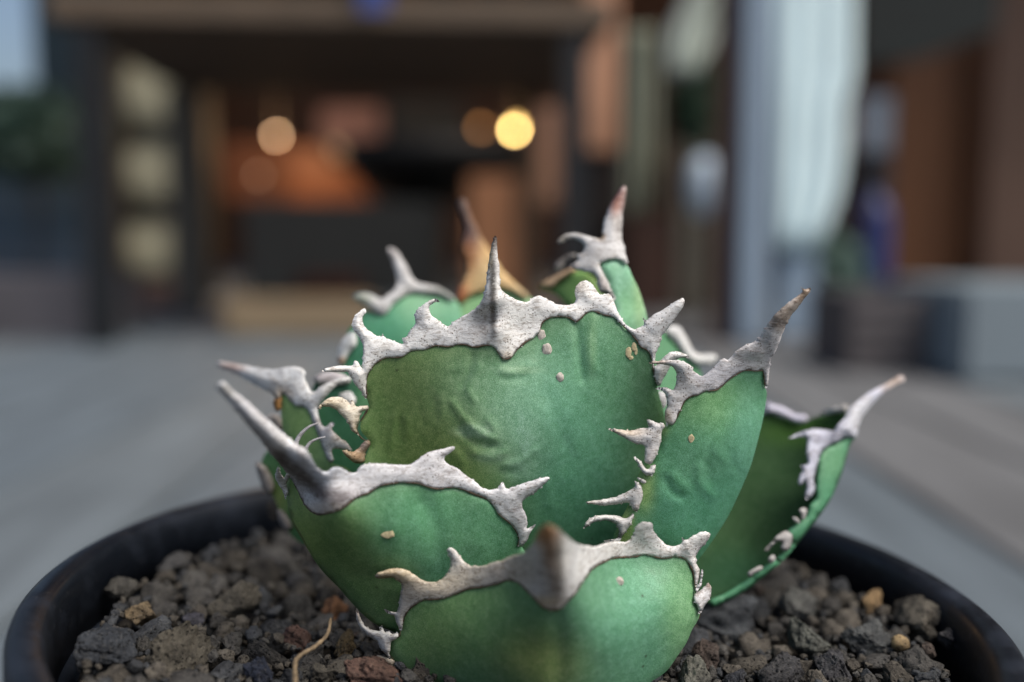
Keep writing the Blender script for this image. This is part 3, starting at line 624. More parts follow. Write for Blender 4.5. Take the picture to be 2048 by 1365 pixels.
for s in ("[ 868,718 940,640 1000,570 1060,530 1110,530 1152,580 1150,650 1100,735 1060,732 1030,690 1042,640 1000,632 940,682 892,732 ]", "[ 903,830 920,780 960,768 982,810 952,852 920,857 ]", "[ 1220,310 1260,283 1302,300 1290,350 1280,402 1240,402 1240,350 ]", "[ 690,965 760,908 850,878 842,922 770,962 720,1002 ]", "[ 1150,390 1180,378 1232,440 1200,452 ]"):
    horn(H, Bq(s), fHn, 5, cap=5, base=(.44,.42,.42), off=.0008)
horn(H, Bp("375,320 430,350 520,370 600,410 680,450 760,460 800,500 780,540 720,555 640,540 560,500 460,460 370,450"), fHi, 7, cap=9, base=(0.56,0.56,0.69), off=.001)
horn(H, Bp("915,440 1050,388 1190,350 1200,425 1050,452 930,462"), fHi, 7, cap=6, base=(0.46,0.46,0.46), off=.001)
# ===== K: left leaf with two toned spine
fK = Field([(440,730,182),(520,760,174),(600,790,167),(640,820,165.5),(700,880,158),(735,765,166),(690,740,166),(640,900,164),(565,850,169),(600,960,168),(690,1020,166),(660,920,161.5),(705,900,156.5)])
borderK = Bk("870,530 905,545 960,612 1040,680 1150,700 1205,780 1230,850 1270,940 1300,1030 1330,1120 1370,1220 1410,1320 1450,1361")[0]
outerK = Bk("1490,1345 1480,1290 [ 1472,1205 1500,1192 1600,1200 1690,1222 1722,1208 1700,1180 1640,1110 1580,1070 1510,1010 1462,950 ] 1490,912 1502,880 1450,880 1400,930 1345,900 1312,800 1300,705 [ 1340,640 1400,560 1470,482 1540,422 1620,392 1702,370 1680,322 1530,350 1430,390 1350,430 1290,480 ] 1240,508 1200,470 1170,400 1140,330 1152,270 1120,228 1040,205 "
    "{ 900,210 760,235 600,220 450,190 300,165 170,143 110,140 88,175 110,220 200,250 330,310 480,390 620,470 720,520 780,572 } 832,622 842,590")
hornK = (outerK[0]+borderK, outerK[1])
K = body('leaf', (borderK + [(700,940),(715,1000),(700,1040),(650,1020),(605,965),(580,905),(566,860),(562,820),(563,790)], []), fK, agave, step=9, thick=5, edge=14, base=(.16,.29,.11), margins=[hornK[0]], grow=7, label='light green leaf on the left with a pale spine pointing left', wav=.05)
horn(K, hornK, fK, 5.4, cap=11, spine_cap=18, base=(0.64,0.68,0.73), off=.0005, blobs=[(460,735,(30,14),(.45,.28,.22),.7),(530,770,(60,14),(.50,.44,.38),.5),(560,790,(26,14),(.52,.36,.20),.6),(700,880,(50,40),(.62,.55,.44),.85),(660,840,(20,26),(.36,.34,.40),.7),(640,860,(16,24),(.40,.36,.42),.7),(690,780,(50,20),(.50,.44,.36),.6),(690,1000,(60,60),(.56,.50,.42),.6)])
horn(K, Bk("770,600 860,560 862,640 840,735 790,742 768,690"), fK, 6, cap=6, base=(0.38,0.18,0.04), single='brown_patch', off=.0006)
# ===== lower left leaf behind
fP = Field([(520,940,178),(600,940,176),(560,1040,178),(605,1090,176)])
P_ = body('leaf', ([(523,925),(535,903),(560,898),(640,940),(660,1090),(600,1085),(570,1055),(555,1010),(545,990),(530,965)], []), fP, agave, step=10, thick=4, edge=12, base=(.06,.17,.07), blobs=[(555,1000,(20,30),(.26,.34,.10),.7)], label='mostly hidden leaf low on the left', wav=.05)
for s in ("[ 512,925 524,928 540,948 548,978 538,992 524,972 516,950 ]", "[ 556,1018 571,1028 584,1054 576,1064 560,1048 ]", "[ 526,840 545,828 560,834 568,856 558,864 544,852 ]"):
    horn(P_, A(s), fP, 5, cap=5, base=(.27,.22,.19), off=.0012)
# ===== leaf between the left leaf and the middle one
fU = Field([(640,760,173),(745,760,170),(640,950,170),(745,950,166)])
U = body('leaf', ([(630,765),(660,748),(700,742),(750,760),(760,960),(640,965),(620,860)], []), fU, agave, step=10, thick=4, edge=10, base=(.03,.12,.075), blobs=[(735,800,(20,50),(.10,.27,.13),.7)], label='dark green leaf squeezed behind the middle leaf on its left', wav=.05)
horn(U, A("626,756 660,744 690,750 702,765 662,772 638,770"), fU, 6, cap=8, base=(0.56,0.49,0.54), off=.001)
horn(U, A("[ 678,790 702,784 712,804 692,818 ]"), fU, 5, cap=8, base=(0.59,0.61,0.64), off=.001)
fM = Field([(680,700,180),(745,640,178),(740,830,175),(690,760,178)])
M = body('leaf', ([(678,705),(690,682),(700,655),(735,645),(765,760),(745,840),(712,805),(688,765)], []), fM, agave, step=10, thick=4, edge=10, base=(.05,.21,.13), label='teal leaf peeking out left of the middle leaf', wav=.05)
horn(M, A("[ 674,708 680,686 694,670 709,664 713,690 700,705 691,722 686,732 676,727 ]"), fM, 5, cap=9, base=(0.59,0.64,0.67), off=.001, blobs=[(682,722,(10,8),(.45,.22,.06),.8)])
# ===== J: back left
fJ = Field([(780,500,197),(800,570,194),(720,600,192),(900,600,194),(740,740,190),(900,740,190),(810,650,191)])
J = body('leaf', (Bm("360,1240 450,1255 540,1262 600,1205 680,1130 760,1070 850,1058 950,1062 1050,1082 1200,1100 1290,1130")[0] + [(925,640),(900,770),(740,770),(716,705),(718,650)], []), fJ, agave, step=10, thick=4, edge=14, base=(.08,.29,.18), blobs=[(840,600,(60,40),(.20,.43,.28),.6),(760,660,(50,60),(.04,.22,.14),.6)], label='leaf at the back left, behind the middle leaf', wav=.05)
horn(J, Bm("{ 598,590 650,600 700,640 750,720 800,800 840,900 } 900,950 1000,968 1120,1000 1220,1060 1285,1115 1240,1130 1100,1072 960,1062 850,1052 760,1082 690,1132 620,1202 570,1270 500,1272 [ 420,1230 330,1180 230,1110 228,1080 300,1058 400,1058 450,1080 520,1120 ] 600,1070 680,1000 690,920 670,840 640,740 610,670"), fJ, 6, cap=12, base=(0.54,0.55,0.58), off=.0008,
    blobs=[(715,600,(30,18),(.22,.27,.20),.8),(785,510,(10,20),(.26,.22,.22),.6),(880,590,(40,14),(.16,.19,.16),.8)])
# ===== B: back centre, with the dry brown spine
fB = Field([(925,400,203),(960,500,200),(1000,590,197),(900,640,196),(1070,640,196),(980,740,193),(1050,590,197)])
B_ = body('leaf', ([(872,660),(890,620),(915,600),(950,588),(1000,572),(1040,582),(1064,600),(1085,640),(1060,760),(890,760)], []), fB, agave, step=11, thick=5, edge=16, base=(.18,.38,.20), label='leaf at the back centre tipped with a dry orange brown spine', wav=.05)
horn(B_, Bm("{ 1335,90 1380,100 1425,220 1480,330 1535,450 1605,570 1690,700 1760,810 } 1855,915 1955,1005 2045,1100 1980,1112 1850,1052 1700,1022 1550,1052 1450,1082 1380,1142 1340,1175 1290,1130 1292,1050 1350,950 1388,850 1380,720 1340,600 1370,480 1380,380 1330,230 1300,130"), fB, 6, cap=16, spine_cap=20, base=(0.70,0.46,0.20), off=.0008, spine_label='dry curved spine, purple brown above and orange below',
    blobs=[(925,420,(26,70),(.07,.04,.045),.95),(942,470,(24,34),(.10,.045,.045),.9),(932,520,(30,34),(.36,.12,.035),.8),(918,588,(20,26),(.35,.08,.015),.9),(975,560,(26,40),(.65,.50,.26),.7),(1030,590,(40,18),(.45,.38,.24),.7)])
# ===== T: upright leaf at the top right
fT = Field([(1242,375,173),(1225,460,169.5),(1205,490,168),(1120,480,173),(1160,545,168),(1220,540,166),(1270,600,167.5),(1290,700,170),(1210,640,165),(1250,650,166)])
T_ = body('leaf', (Bn("715,860 750,840 820,818 900,812 960,850 1010,900 1050,990 1100,1090 1140,1200 1170,1300 1188,1362")[0]+[(1300,680),(1295,760),(1225,760),(1215,650)] + Bn("880,1362 855,1250 820,1130 790,1030 745,940")[0], []), fT, agave, step=8, thick=5, edge=14, base=(.20,.45,.33), blobs=[(1280,580,(14,80),(.30,.44,.18),.5),(1255,610,(14,40),(.14,.36,.17),.5)], label='narrow mint green leaf standing at the back right', wav=.05)
horn(T_, Bn("715,868 750,842 820,822 900,812 950,842 975,872 1002,860 990,790 975,730 975,680 950,640 { 940,560 945,450 950,350 970,250 980,150 985,58 945,72 900,130 850,210 800,300 765,390 748,480 735,560 } 715,600 650,590 [ 560,565 450,545 370,555 310,590 278,642 322,652 380,612 460,605 520,630 550,670 ] 540,740 500,760 [ 478,768 490,810 450,850 408,882 470,922 540,942 ] 600,950 660,980 690,1020 680,1060 700,1110 720,1160 770,1150 820,1172 850,1242 878,1215 835,1130 792,1030 742,935"),
    fT, 4.8, cap=11, spine_cap=15, base=(0.64,0.63,0.64), off=.0005, spine_label='upright spine with a reddish brown tip', blobs=[(1238,395,(24,34),(.26,.12,.10),.9),(1228,410,(10,20),(.50,.20,.12),.5),(1236,455,(8,20),(.20,.17,.15),.6),(1203,473,(8,8),(.40,.22,.05),.8),(1125,480,(24,12),(.24,.21,.16),.8),(1145,533,(10,8),(.42,.30,.24),.6),(1205,585,(14,30),(.42,.34,.32),.6),(1185,510,(30,20),(.55,.52,.50),.6)])
# ===== N: leaf behind T
fN = Field([(1080,575,188),(1150,545,184),(1200,580,181),(1150,640,182),(1115,520,187)])
N_ = body('leaf', (Bn("85,1090 200,1010 330,960 430,905 480,930 560,940 650,1000 720,1100 745,1160 720,1330 420,1330 300,1200 200,1142 110,1120")[0], []), fN, agave, step=9, thick=4, edge=12, base=(.12,.25,.08), blobs=[(1190,560,(20,20),(.10,.18,.03),.6)], label='small leaf behind the mint one with a tan rim', wav=.05)
horn(N_, Bn("82,1090 150,1035 250,985 400,915 440,898 475,928 400,972 300,1042 220,1112 140,1112"), fN, 5, cap=12, base=(0.61,0.42,0.26), off=.001, blobs=[(1085,575,(14,14),(.30,.20,.09),.7)])
horn(N_, Bn("[ 262,945 255,880 318,808 400,768 470,756 482,790 420,802 362,832 332,900 300,942 ]"), fN, 5, cap=8, base=(0.26,0.22,0.19), off=.001)
# ===== Q: back right
fQ = Field([(1340,650,188),(1430,715,190),(1320,790,182),(1400,780,186)])
Q_ = body('leaf', ([(1300,650),(1335,668),(1365,705),(1395,728),(1405,790),(1380,830),(1310,830),(1295,740)], []), fQ, agave, step=10, thick=4, edge=12, base=(.06,.21,.11), label='low leaf at the back right with a pale forked spine', wav=.05)
horn(Q_, Bo("375,500 420,468 500,478 560,558 610,648 660,740 { 720,760 850,758 895,792 850,852 800,882 650,862 } 600,812 560,772 520,702 470,622 400,572"), fQ, 6, cap=11, base=(0.64,0.68,0.70), off=.001, blobs=[(1410,735,(26,20),(.38,.44,.42),.6)])
horn(Q_, A("[ 1311,797 1320,782 1333,790 1333,812 1321,818 ]"), Field([(1300,780,166),(1340,780,166),(1320,820,166)]), 5, cap=8, base=(0.59,0.59,0.69), off=.0)
# root crown that all leaves grow from
bm = bmesh.new(); bmesh.ops.create_uvsphere(bm, u_segments=24, v_segments=14, radius=1)
for v in bm.verts: v.co = Vector((v.co.x*.017, .006+v.co.y*.014, v.co.z*.016-.002))
me = bm_mesh('crown_base', bm, True); set_tint(me, (.06,.10,.04)); link('crown_base', me, LEAF, agave)
# ------------------------------------------------------------------ pot
RIM_Z = CAM_H-.05565
R0 = .0752
pm, pnt, pb_ = mat('black_plastic'); pco = coords(pnt)
s1 = noise_n(pnt, 60, 5, .65, vec=pco); s2 = noise_n(pnt, 700, 3, .6, vec=pco)
pc = mixc(pnt, (.004,.006,.010), (.028,.038,.060), ramp(pnt, s1, .50, .68, 0, .4)); pc = mixc(pnt, pc, (.09,.09,.10), ramp(pnt, s2, .62, .75, 0, .25))
pb_.inputs['Specular IOR Level'].default_value = .3
pnt.links.new(pc, pb_.inputs['Base Color']); pnt.links.new(ramp(pnt, s1, .35, .65, .34, .6), pb_.inputs['Roughness']); bump(pnt, pb_, s2, .15, .0002)
pot = thing('plant_pot', 'round black plastic pot with scuffed rim holding the agave', 'plant pot', (PX-RIM_Z*TILT, PY, 0)); pot.rotation_euler[1] = math.atan(TILT)
zt = RIM_Z
wall = [(.052,.0005),(.056,0.0),(.0575,.003),(.0700,zt-.012),(.0706,zt-.0112),(.0690,zt-.0112),(.0676,zt-.012),(.056,.004),(.052,.004),(.001,.004),(.001,.0005)]
link('pot_wall', lathe_me('pot_wall', wall, 128, close=True), pm, pot)
rim = [(.0708,zt-.0118),(R0-.0004,zt-.0116),(R0,zt-.0105),(R0,zt-.0016),(R0-.0004,zt-.0006),(R0-.0014,zt),(R0-.0038,zt-.0002),(R0-.0046,zt-.0009),(R0-.0050,zt-.0022),(R0-.0060,zt-.0118)]
link('pot_rim', lathe_me('pot_rim', rim, 160, close=True), pm, pot)
# ------------------------------------------------------------------ gravel and stones
SOIL = CAM_H-.0660
def soil_z(x, y):
    r = math.hypot(x-PX, y-PY); return SOIL-TILT*(x-PX)+.0015*math.exp(-(r/.030)**2)+.0030*max(0, (r-.036)/.025)
sb = simple('potting_soil', (.018,.015,.012), .95, .4, 600)
V = []; T = []; nr, na = 24, 64
for i in range(nr+1):
    for j in range(na):
        r = .0672*i/nr; a = 2*math.pi*j/na; x = PX+r*math.cos(a); y = PY+r*math.sin(a)
        V.append((x, y, soil_z(x, y)-.0052+.0006*noise.noise(Vector((x*300, y*300, 0)))))
for i in range(nr):
    for j in range(na):
        j2 = (j+1) % na; T.append((i*na+j, (i+1)*na+j, (i+1)*na+j2, i*na+j2))
tag(link('potting_soil', mesh_np('potting_soil', V, T), sb), 'dark potting soil showing between the stones in the pot', 'soil', kind='stuff')
def stone_proto(seed, sub):
    bm = bmesh.new(); bmesh.ops.create_icosphere(bm, subdivisions=sub, radius=1); o = Vector((seed*7.3, seed*3.1, seed*1.7))
    rr = random.Random(seed); planes = []
    for _ in range(15):
        n = Vector((rr.gauss(0, 1), rr.gauss(0, 1), rr.gauss(0, 1))).normalized(); planes.append((n, rr.uniform(.55, .88)))
    sx, sy, sz = rr.uniform(.9, 1.3), rr.uniform(.75, 1.05), rr.uniform(.62, .92)
    for v in bm.verts:
        p = v.co.copy()
        for n, d in planes:
            t = p.dot(n)
            if t > d: p -= n*(t-d)*.97
        r = 1+.26*noise.noise(v.co*1.4+o)+.13*noise.noise(v.co*3.2+o)+.08*noise.noise(v.co*7+o)
        q = noise.noise(v.co*5.5-o); r -= max(0, q-.15)*.42
        if sub > 3:
            r += .05*noise.noise(v.co*15+o); q = noise.noise(v.co*13-o); r -= max(0, q-.2)*.22
        p = p*r; v.co = Vector((p.x*sx, p.y*sy, p.z*sz))
    bm.verts.ensure_lookup_table()
    V = np.array([tuple(v.co) for v in bm.verts]); T = np.array([[v.index for v in f.verts] for f in bm.faces]); bm.free()
    return V, T
def rot(rr):
    a, b, c = (rr.uniform(0, 6.28) for _ in range(3))
    return np.array(Matrix.Rotation(a, 3, 'X') @ Matrix.Rotation(b, 3, 'Y') @ Matrix.Rotation(c, 3, 'Z'))
protos3 = [stone_proto(s, 3) for s in range(1, 9)]; protos4 = [stone_proto(s, 4) for s in range(11, 16)]; protos2 = [stone_proto(s, 2) for s in range(21, 27)]
placed = []
STN = [ # px, py, width px, colour, label
 (215,1338,118,(.070,.080,.095),'large blue grey lava stone in the bottom left corner of the pot'),
 (352,1330,130,(.16,.145,.115),'large rough grey brown lava stone, right of the blue grey corner stone'),
 (522,1350,74,(.035,.045,.075),'pitted dark blue lava stone beside the dry curved root'),
 (640,1345,62,(.13,.12,.10),'grey lava stone just right of the dry curved root'),
 (748,1350,98,(.20,.12,.095),'reddish brown lava stone touching the front leaf on its left'),
 (690,1292,60,(.17,.125,.065),'olive brown pitted lava stone above the reddish one'),
 (672,1216,52,(.34,.17,.085),'small orange stone under the front left leaf'),
 (600,1270,60,(.20,.12,.095),'rusty grey stone beside the tip of the dry curved root'),
 (285,1255,62,(.33,.25,.15),'tan topped stone in the left part of the pot'),
 (385,1258,52,(.10,.10,.125),'smooth slate blue stone in the left part of the pot'),
 (245,1215,66,(.13,.125,.11),'grey stone against the left wall of the pot'),
 (470,1225,92,(.17,.155,.125),'broad grey stone under the front left leaf'),
 (350,1160,64,(.14,.14,.14),'pale blurred stone near the back left wall of the pot'),
 (520,1060,80,(.19,.165,.125),'brownish stone at the back left beneath the hidden leaf'),
 (1448,1240,150,(.15,.165,.18),'largest blue grey stone, below the right leaves'),
 (1408,1310,70,(.13,.10,.085),'dark brown stone wedged beside the front leaf on its right'),
 (1600,1235,92,(.17,.175,.165),'grey stone right of the largest blue grey stone'),
 (1615,1295,100,(.19,.20,.175),'light olive grey stone in the lower right of the gravel'),
 (1390,1362,92,(.26,.26,.22),'pale grey stone at the bottom edge right of the front leaf'),
 (1555,1358,105,(.085,.085,.09),'very dark pitted stone at the bottom edge'),
 (1470,1360,60,(.08,.085,.10),'dark blue pitted stone between the pale and the very dark one'),
 (1730,1300,96,(.15,.16,.16),'tall grey green stone left of the yellow pebble'),
 (1830,1275,112,(.21,.19,.155),'long grey brown stone near the right wall of the pot'),
 (1742,1235,50,(.46,.31,.16),'tan rounded stone beside the long grey brown one'),
 (1799,1322,33,(.62,.45,.24),'small round yellow pebble on the right of the gravel'),
 (1900,1318,60,(.13,.125,.13),'dark stone against the right wall of the pot'),
 (1670,1352,90,(.11,.11,.12),'dark grey stone at the bottom edge, left below the yellow pebble'),
]
for k, (px, py, wd, col, lab) in enumerate(STN):
    p = onplane(px, py, SOIL+.0012); dist = p.y; r = wd/2/F_PX*math.hypot(dist, CAM_H-p.z)*1.02
    z = soil_z(p.x, p.y)
    placed.append((p.x, p.y, r))
    if 'yellow pebble on' in lab:
        bm = bmesh.new(); bmesh.ops.create_icosphere(bm, subdivisions=4, radius=1)
        Vv = np.array([tuple(v.co*(1+.08*noise.noise(v.co*1.5))) for v in bm.verts]); Tt = np.array([[v.index for v in f.verts] for f in bm.faces]); bm.free()
        r *= .95; z += .001
    else:
        s4 = stone_proto(171+k*3, 5 if py > 1280 else 4); Vv, Tt = s4
    rr = random.Random(k*13+5); Vw = (Vv@rot(rr).T)*r*1.05*np.array([1, 1, .88])
    me = mesh_np('lava_stone', Vw, Tt)
    cc = np.array(col)*.66*(1+.25*np.array([noise.noise(Vector(tuple(v))*2.2) for v in Vv]))[:, None]; set_tint(me, np.clip(cc, 0, 1))
    o = link('pebble' if 'yellow pebble on' in lab else 'lava_stone', me, STONE); o.location = (p.x, p.y, z+r*.12)
    tag(o, lab, 'stone', 'large stones lying on the gravel')
SV = []; ST = []; SC = []; nv = 0
rr = random.Random(4)
def drop(x, y, r, near, lift=0.0):
    global nv
    Vv, Tt = rr.choice(protos4 if near == 2 else protos3 if near else protos2)
    Vw = (Vv@rot(rr).T)*r*1.1; Vw[:, 2] *= .9
    Vw = Vw+np.array([x, y, soil_z(x, y)-r*.55+lift]); g = rr.random()
    if g < .52: c = np.array((.125,.12,.11))
    elif g < .74: c = np.array((.085,.095,.108))
    elif g < .975: c = np.array((.155,.135,.105))
    elif g < .985: c = np.array((.15,.11,.085))
    else: c = np.array((.24,.20,.15))
    c = (c*.75+c.mean()*.25)*rr.uniform(.45, .95)
    SV.append(Vw); ST.append(Tt+nv); SC.append(np.tile(c, (len(Vw), 1))); nv += len(Vw)
def scatter(n, r0, r1, gap, lift, cell, yp=None):
    grid = {}; cs = r1*2.2
    for (x, y, r) in placed: grid.setdefault((int(x/cs), int(y/cs)), []).append((x, y, r))
    for _ in range(n):
        a = rr.uniform(0, 6.283); q = .0662*math.sqrt(rr.random()); r = rr.uniform(r0, r1)*(1.0 if rr.random() < .6 else .75)
        if q+r > .0665: continue
        x = PX+q*math.cos(a); y = PY+q*math.sin(a)
        if y < .098: continue
        ok = True; gx, gy = int(x/cs), int(y/cs)
        for i in range(-2, 3):
            for j in range(-2, 3):
                for (u, v, s) in grid.get((gx+i, gy+j), ()):
                    if (u-x)**2+(v-y)**2 < ((s+r)*gap)**2: ok = False; break
                if not ok: break
            if not ok: break
        if not ok: continue
        grid.setdefault((gx, gy), []).append((x, y, r)); placed.append((x, y, r))
        drop(x, y, r, 2 if (y < .150 and r > .0016) else (1 if y < .19 else 0), lift)
scatter(5000, .0036, .0050, .84, .0006, 1)
scatter(8000, .0022, .0035, .84, .001, 1)
scatter(9000, .0012, .0021, .80, .0008, 1)
scatter(9000, .0006, .0011, .70, .0002, 1)
base_pl = list(placed); placed = []
scatter(5000, .0018, .0028, .8, -.0026, 1)
me = mesh_np('gravel', np.vstack(SV), np.vstack(ST)); set_tint(me, np.vstack(SC))
tag(link('gravel', me, STONE), 'dark grey and brown crushed lava gravel filling the black pot', 'gravel', kind='stuff')
# dry curved root
P = [onplane(592, 1385, SOIL+.0035), onplane(590, 1330, SOIL+.0045), onplane(600, 1312, SOIL+.0052), onplane(632, 1292, SOIL+.0062), onplane(655, 1268, SOIL+.0070), onplane(661, 1238, SOIL+.0080)]
Pc = catmull([tuple(p) for p in P], False, 6) if False else None
def cr3(P, n=6):
    out = []
    for i in range(len(P)-1):
        p0, p1, p2, p3 = P[max(i-1, 0)], P[i], P[i+1], P[min(i+2, len(P)-1)]
        for s in range(n):
            t = s/n; out.append(.5*((2*p1)+(p2-p0)*t+(2*p0-5*p1+4*p2-p3)*t*t+(3*p1-p0-3*p2+p3)*t**3))
    out.append(P[-1]); return out
C3 = cr3(P); V, T = tube_vt(C3, [.00037*(1+.18*math.sin(i*2.3))*(1-.35*i/len(C3)) for i in range(len(C3))], 10)
tag(link('dry_root', mesh_np('dry_root', V, T), simple('dry_root', (.17,.125,.075), .8, .5, 900, bumps=.0002)), 'thin dry curved root sticking up from the gravel left of the front leaf', 'root')
# ------------------------------------------------------------------ deck and ground
def M_(name, srgb, k=1.0, **kw):
    lin = tuple(min(.9, .85*((c/255)/12.92 if c <= 10 else ((c/255+.055)/1.055)**2.4)*k) for c in srgb)
    return simple(name, lin, **kw)
gm = simple('ground_dirt', (.10,.09,.08), .95, .3, 3)
me = bpy.data.meshes.new('ground'); me.from_pydata([(-60,-60,-.03),(60,-60,-.03),(60,60,-.03),(-60,60,-.03)], [], [(0,1,2,3)])
tag(link('ground', me, gm), kind='structure')
deck = thing('deck', 'weathered grey board floor running from the pot to the shop', 'floor'); del deck['category']; del deck['label']; deck['kind'] = 'structure'
bms = [simple('deck_board_grey', (.112,.134,.150), .62, .30, 6, stretch=(7,.8,1)), simple('deck_board_blue_grey', (.100,.124,.144), .6, .30, 6, stretch=(7,.8,1)), simple('deck_board_brown_grey', (.122,.127,.134), .65, .30, 6, stretch=(7,.8,1))]
bw = .105
for i in range(-22, 30):
    x = i*bw+.02
    o = link('board', box_me('board', (x, -1.0, -.022), (x+bw-.004, 5.1, rnd.uniform(-.0012, 0)-.0002), .0015), bms[rnd.choice((0,0,1)) if i < 2 else rnd.choice((0,2,2))], deck)
def pbox(name, x0, y0, x1, y1, Y, th, m, parent=None, bev=.004, z0=None):
    a = at(x0, y1, Y); b = at(x1, y0, Y)
    zb = a.z if z0 is None else z0
    return link(name, box_me(name, (a.x, Y, zb), (b.x, Y+th, b.z), bev), m, parent)
# ------------------------------------------------------------------ bench
dk = simple('bench_steel', (.006,.008,.011), .7, .3, 30)
wd = simple('bench_wood', (.105,.076,.052), .7, .35, 14, stretch=(1,6,6), bumps=.001)
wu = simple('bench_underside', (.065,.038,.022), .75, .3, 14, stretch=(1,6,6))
wl = simple('weathered_post', (.12,.105,.085), .8, .3, 20, stretch=(5,5,1))
L = at(205, 690, 1.33); rzb = math.radians(4)
bench = thing('bench', 'dark wooden bench on black steel legs standing in front of the shop', 'bench', (L.x, 1.33, 0), None, rzb)
ZB = .421
for k, dy in enumerate((0, .155, .31, .465)):
    link('plank', box_me('plank', (-.045, -.02+dy, ZB), (.685, -.02+dy+.152, ZB+.036), .003), wd, bench)
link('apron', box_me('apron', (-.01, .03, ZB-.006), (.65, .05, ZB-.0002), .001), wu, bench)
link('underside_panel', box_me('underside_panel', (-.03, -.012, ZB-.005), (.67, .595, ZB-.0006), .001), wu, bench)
for lx, ly, mm, ww in ((-.017,-.015,dk,.034), (.618,-.015,dk,.034)):
    link('leg', box_me('leg', (lx, ly, 0), (lx+ww, ly+.034, ZB-.0065), .002), mm, bench)
link('leg', box_me('leg', (-.05,.54,0), (.010,.59,ZB-.0065), .003), wl, bench)
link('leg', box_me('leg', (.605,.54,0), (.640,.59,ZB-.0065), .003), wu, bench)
blk = simple('dark_pot_plastic', (.012,.012,.018), .5, .3, 30)
for k, px in enumerate((300, 400, 500, 600, 690, 880, 980, 1070)):
    p = at(px, 20, 1.42); h = .055+.01*(k % 3)
    pr = [(.001,0),(.022,0),(.028,h),(.030,h),(.030,h+.006),(.026,h+.006),(.024,h-.004),(.001,h-.006)]
    o = link('nursery_pot', lathe_me('nursery_pot', pr, 24), blk); o.location = (p.x, 1.42+.02*math.sin(k*3), ZB+.0365)
    tag(o, 'small black nursery pot standing in the row on the bench top', 'pot', 'black nursery pots on the bench')
bl = simple('blue_glaze', (.045,.075,.26), .4, .2, 30)
b0 = at(748, 20, 1.30)
o = link('blue_tag', box_me('blue_tag', (-.019,-.002,-.010), (.019,.002,.075), .001), bl); o.location = (b0.x, 1.302, ZB+.018)
tag(o, 'small blue tag hanging over the front edge of the bench', 'tag')
# ------------------------------------------------------------------ left side
conc = simple('low_wall_concrete', (.105,.098,.108), .85, .2, 8)
tag(link('low_wall', box_me('low_wall', (-2.6, 1.42, -.02), (-.60, 1.62, .088), .004), conc), 'low grey concrete wall at the left behind the bench leg', 'low wall')
sh = thing('roller_shutter', 'blue grey slatted shutter at the far left above the low wall', 'shutter', (0, 3.2, 0))
shm = simple('shutter_blue', (.055,.10,.15), .5, .15, 10)
a = at(-420, 335, 3.2); b = at(196, 565, 3.2)
n = 10
for k in range(n+3):
    z1 = a.z-(a.z-b.z)*k/n; o = link('slat', box_me('slat', (a.x, 0, z1-(a.z-b.z)/n*.93), (b.x, .02, z1), .004), shm, sh)
link('shutter_frame', box_me('shutter_frame', (b.x+.002, -.01, -.02), (b.x+.07, .03, a.z+.05), .004), simple('shutter_frame', (.03,.04,.05), .5), sh)
gp = M_('upper_wall_grey', (70,88,96), 1.0, rough=.8, var=.15, scale=3)
tag(pbox('neighbour_wall', 78, -160, 235, 345, 4.2, .3, gp), 'dull grey wall of the neighbouring building behind the left end of the bench', 'wall')
def foliage(name, label, cat, px, py, wpx, hpx, Y, n, leaf, cols, group=None, trunk_to=None):
    c = at(px, py, Y); rx = wpx/2/F_PX*Y; rz_ = hpx/2/F_PX*Y
    t = thing(name, label, cat, (c.x, Y, 0 if trunk_to is None else trunk_to), group)
    z0 = t.location.z; r = random.Random(int(px)); V = []; T = []; C = []
    for k in range(n):
        d = Vector((r.gauss(0, 1), r.gauss(0, 1), r.gauss(0, 1))).normalized()*(r.random()**.4)
        p = Vector((d.x*rx, d.y*rx*.8, d.z*rz_+c.z-z0))
        u = Vector((r.gauss(0, 1), r.gauss(0, 1), r.gauss(0, .7))).normalized(); v = u.orthogonal().normalized(); s = leaf*r.uniform(.6, 1.3)
        b_ = len(V); V += [p-u*s, p+v*s*.35, p+u*s, p-v*s*.35]; T += [(b_, b_+1, b_+2), (b_, b_+2, b_+3)]; cc = r.choice(cols); C += [cc]*4
    me = mesh_np('foliage', [tuple(v) for v in V], T, False); set_tint(me, np.array(C)); link('foliage', me, FOL, t, kind='stuff')
    base_z = 0 if trunk_to is None else 0
    V, T = tube_vt([(0,0,-z0 if z0 else 0.0),(rx*.1,0,(c.z-z0)*.5),(0,0,c.z-z0+rz_*.5)], [.012,.009,.003], 8)
    link('stem', mesh_np('stem', V, T), simple('stem_bark', (.05,.035,.02), .8), t)
    return t
FOL, fnt, fb = mat('foliage'); fnt.links.new(N(fnt, 'ShaderNodeAttribute', attribute_name='tint').outputs['Color'], fb.inputs['Base Color']); fb.inputs['Roughness'].default_value = .5
foliage('shrub', 'dark green shrub at the far left above the blue grey shutter', 'shrub', 55, 270, 330, 190, 2.9, 2200, .028, [(.03,.07,.05),(.05,.10,.07),(.07,.13,.10)])
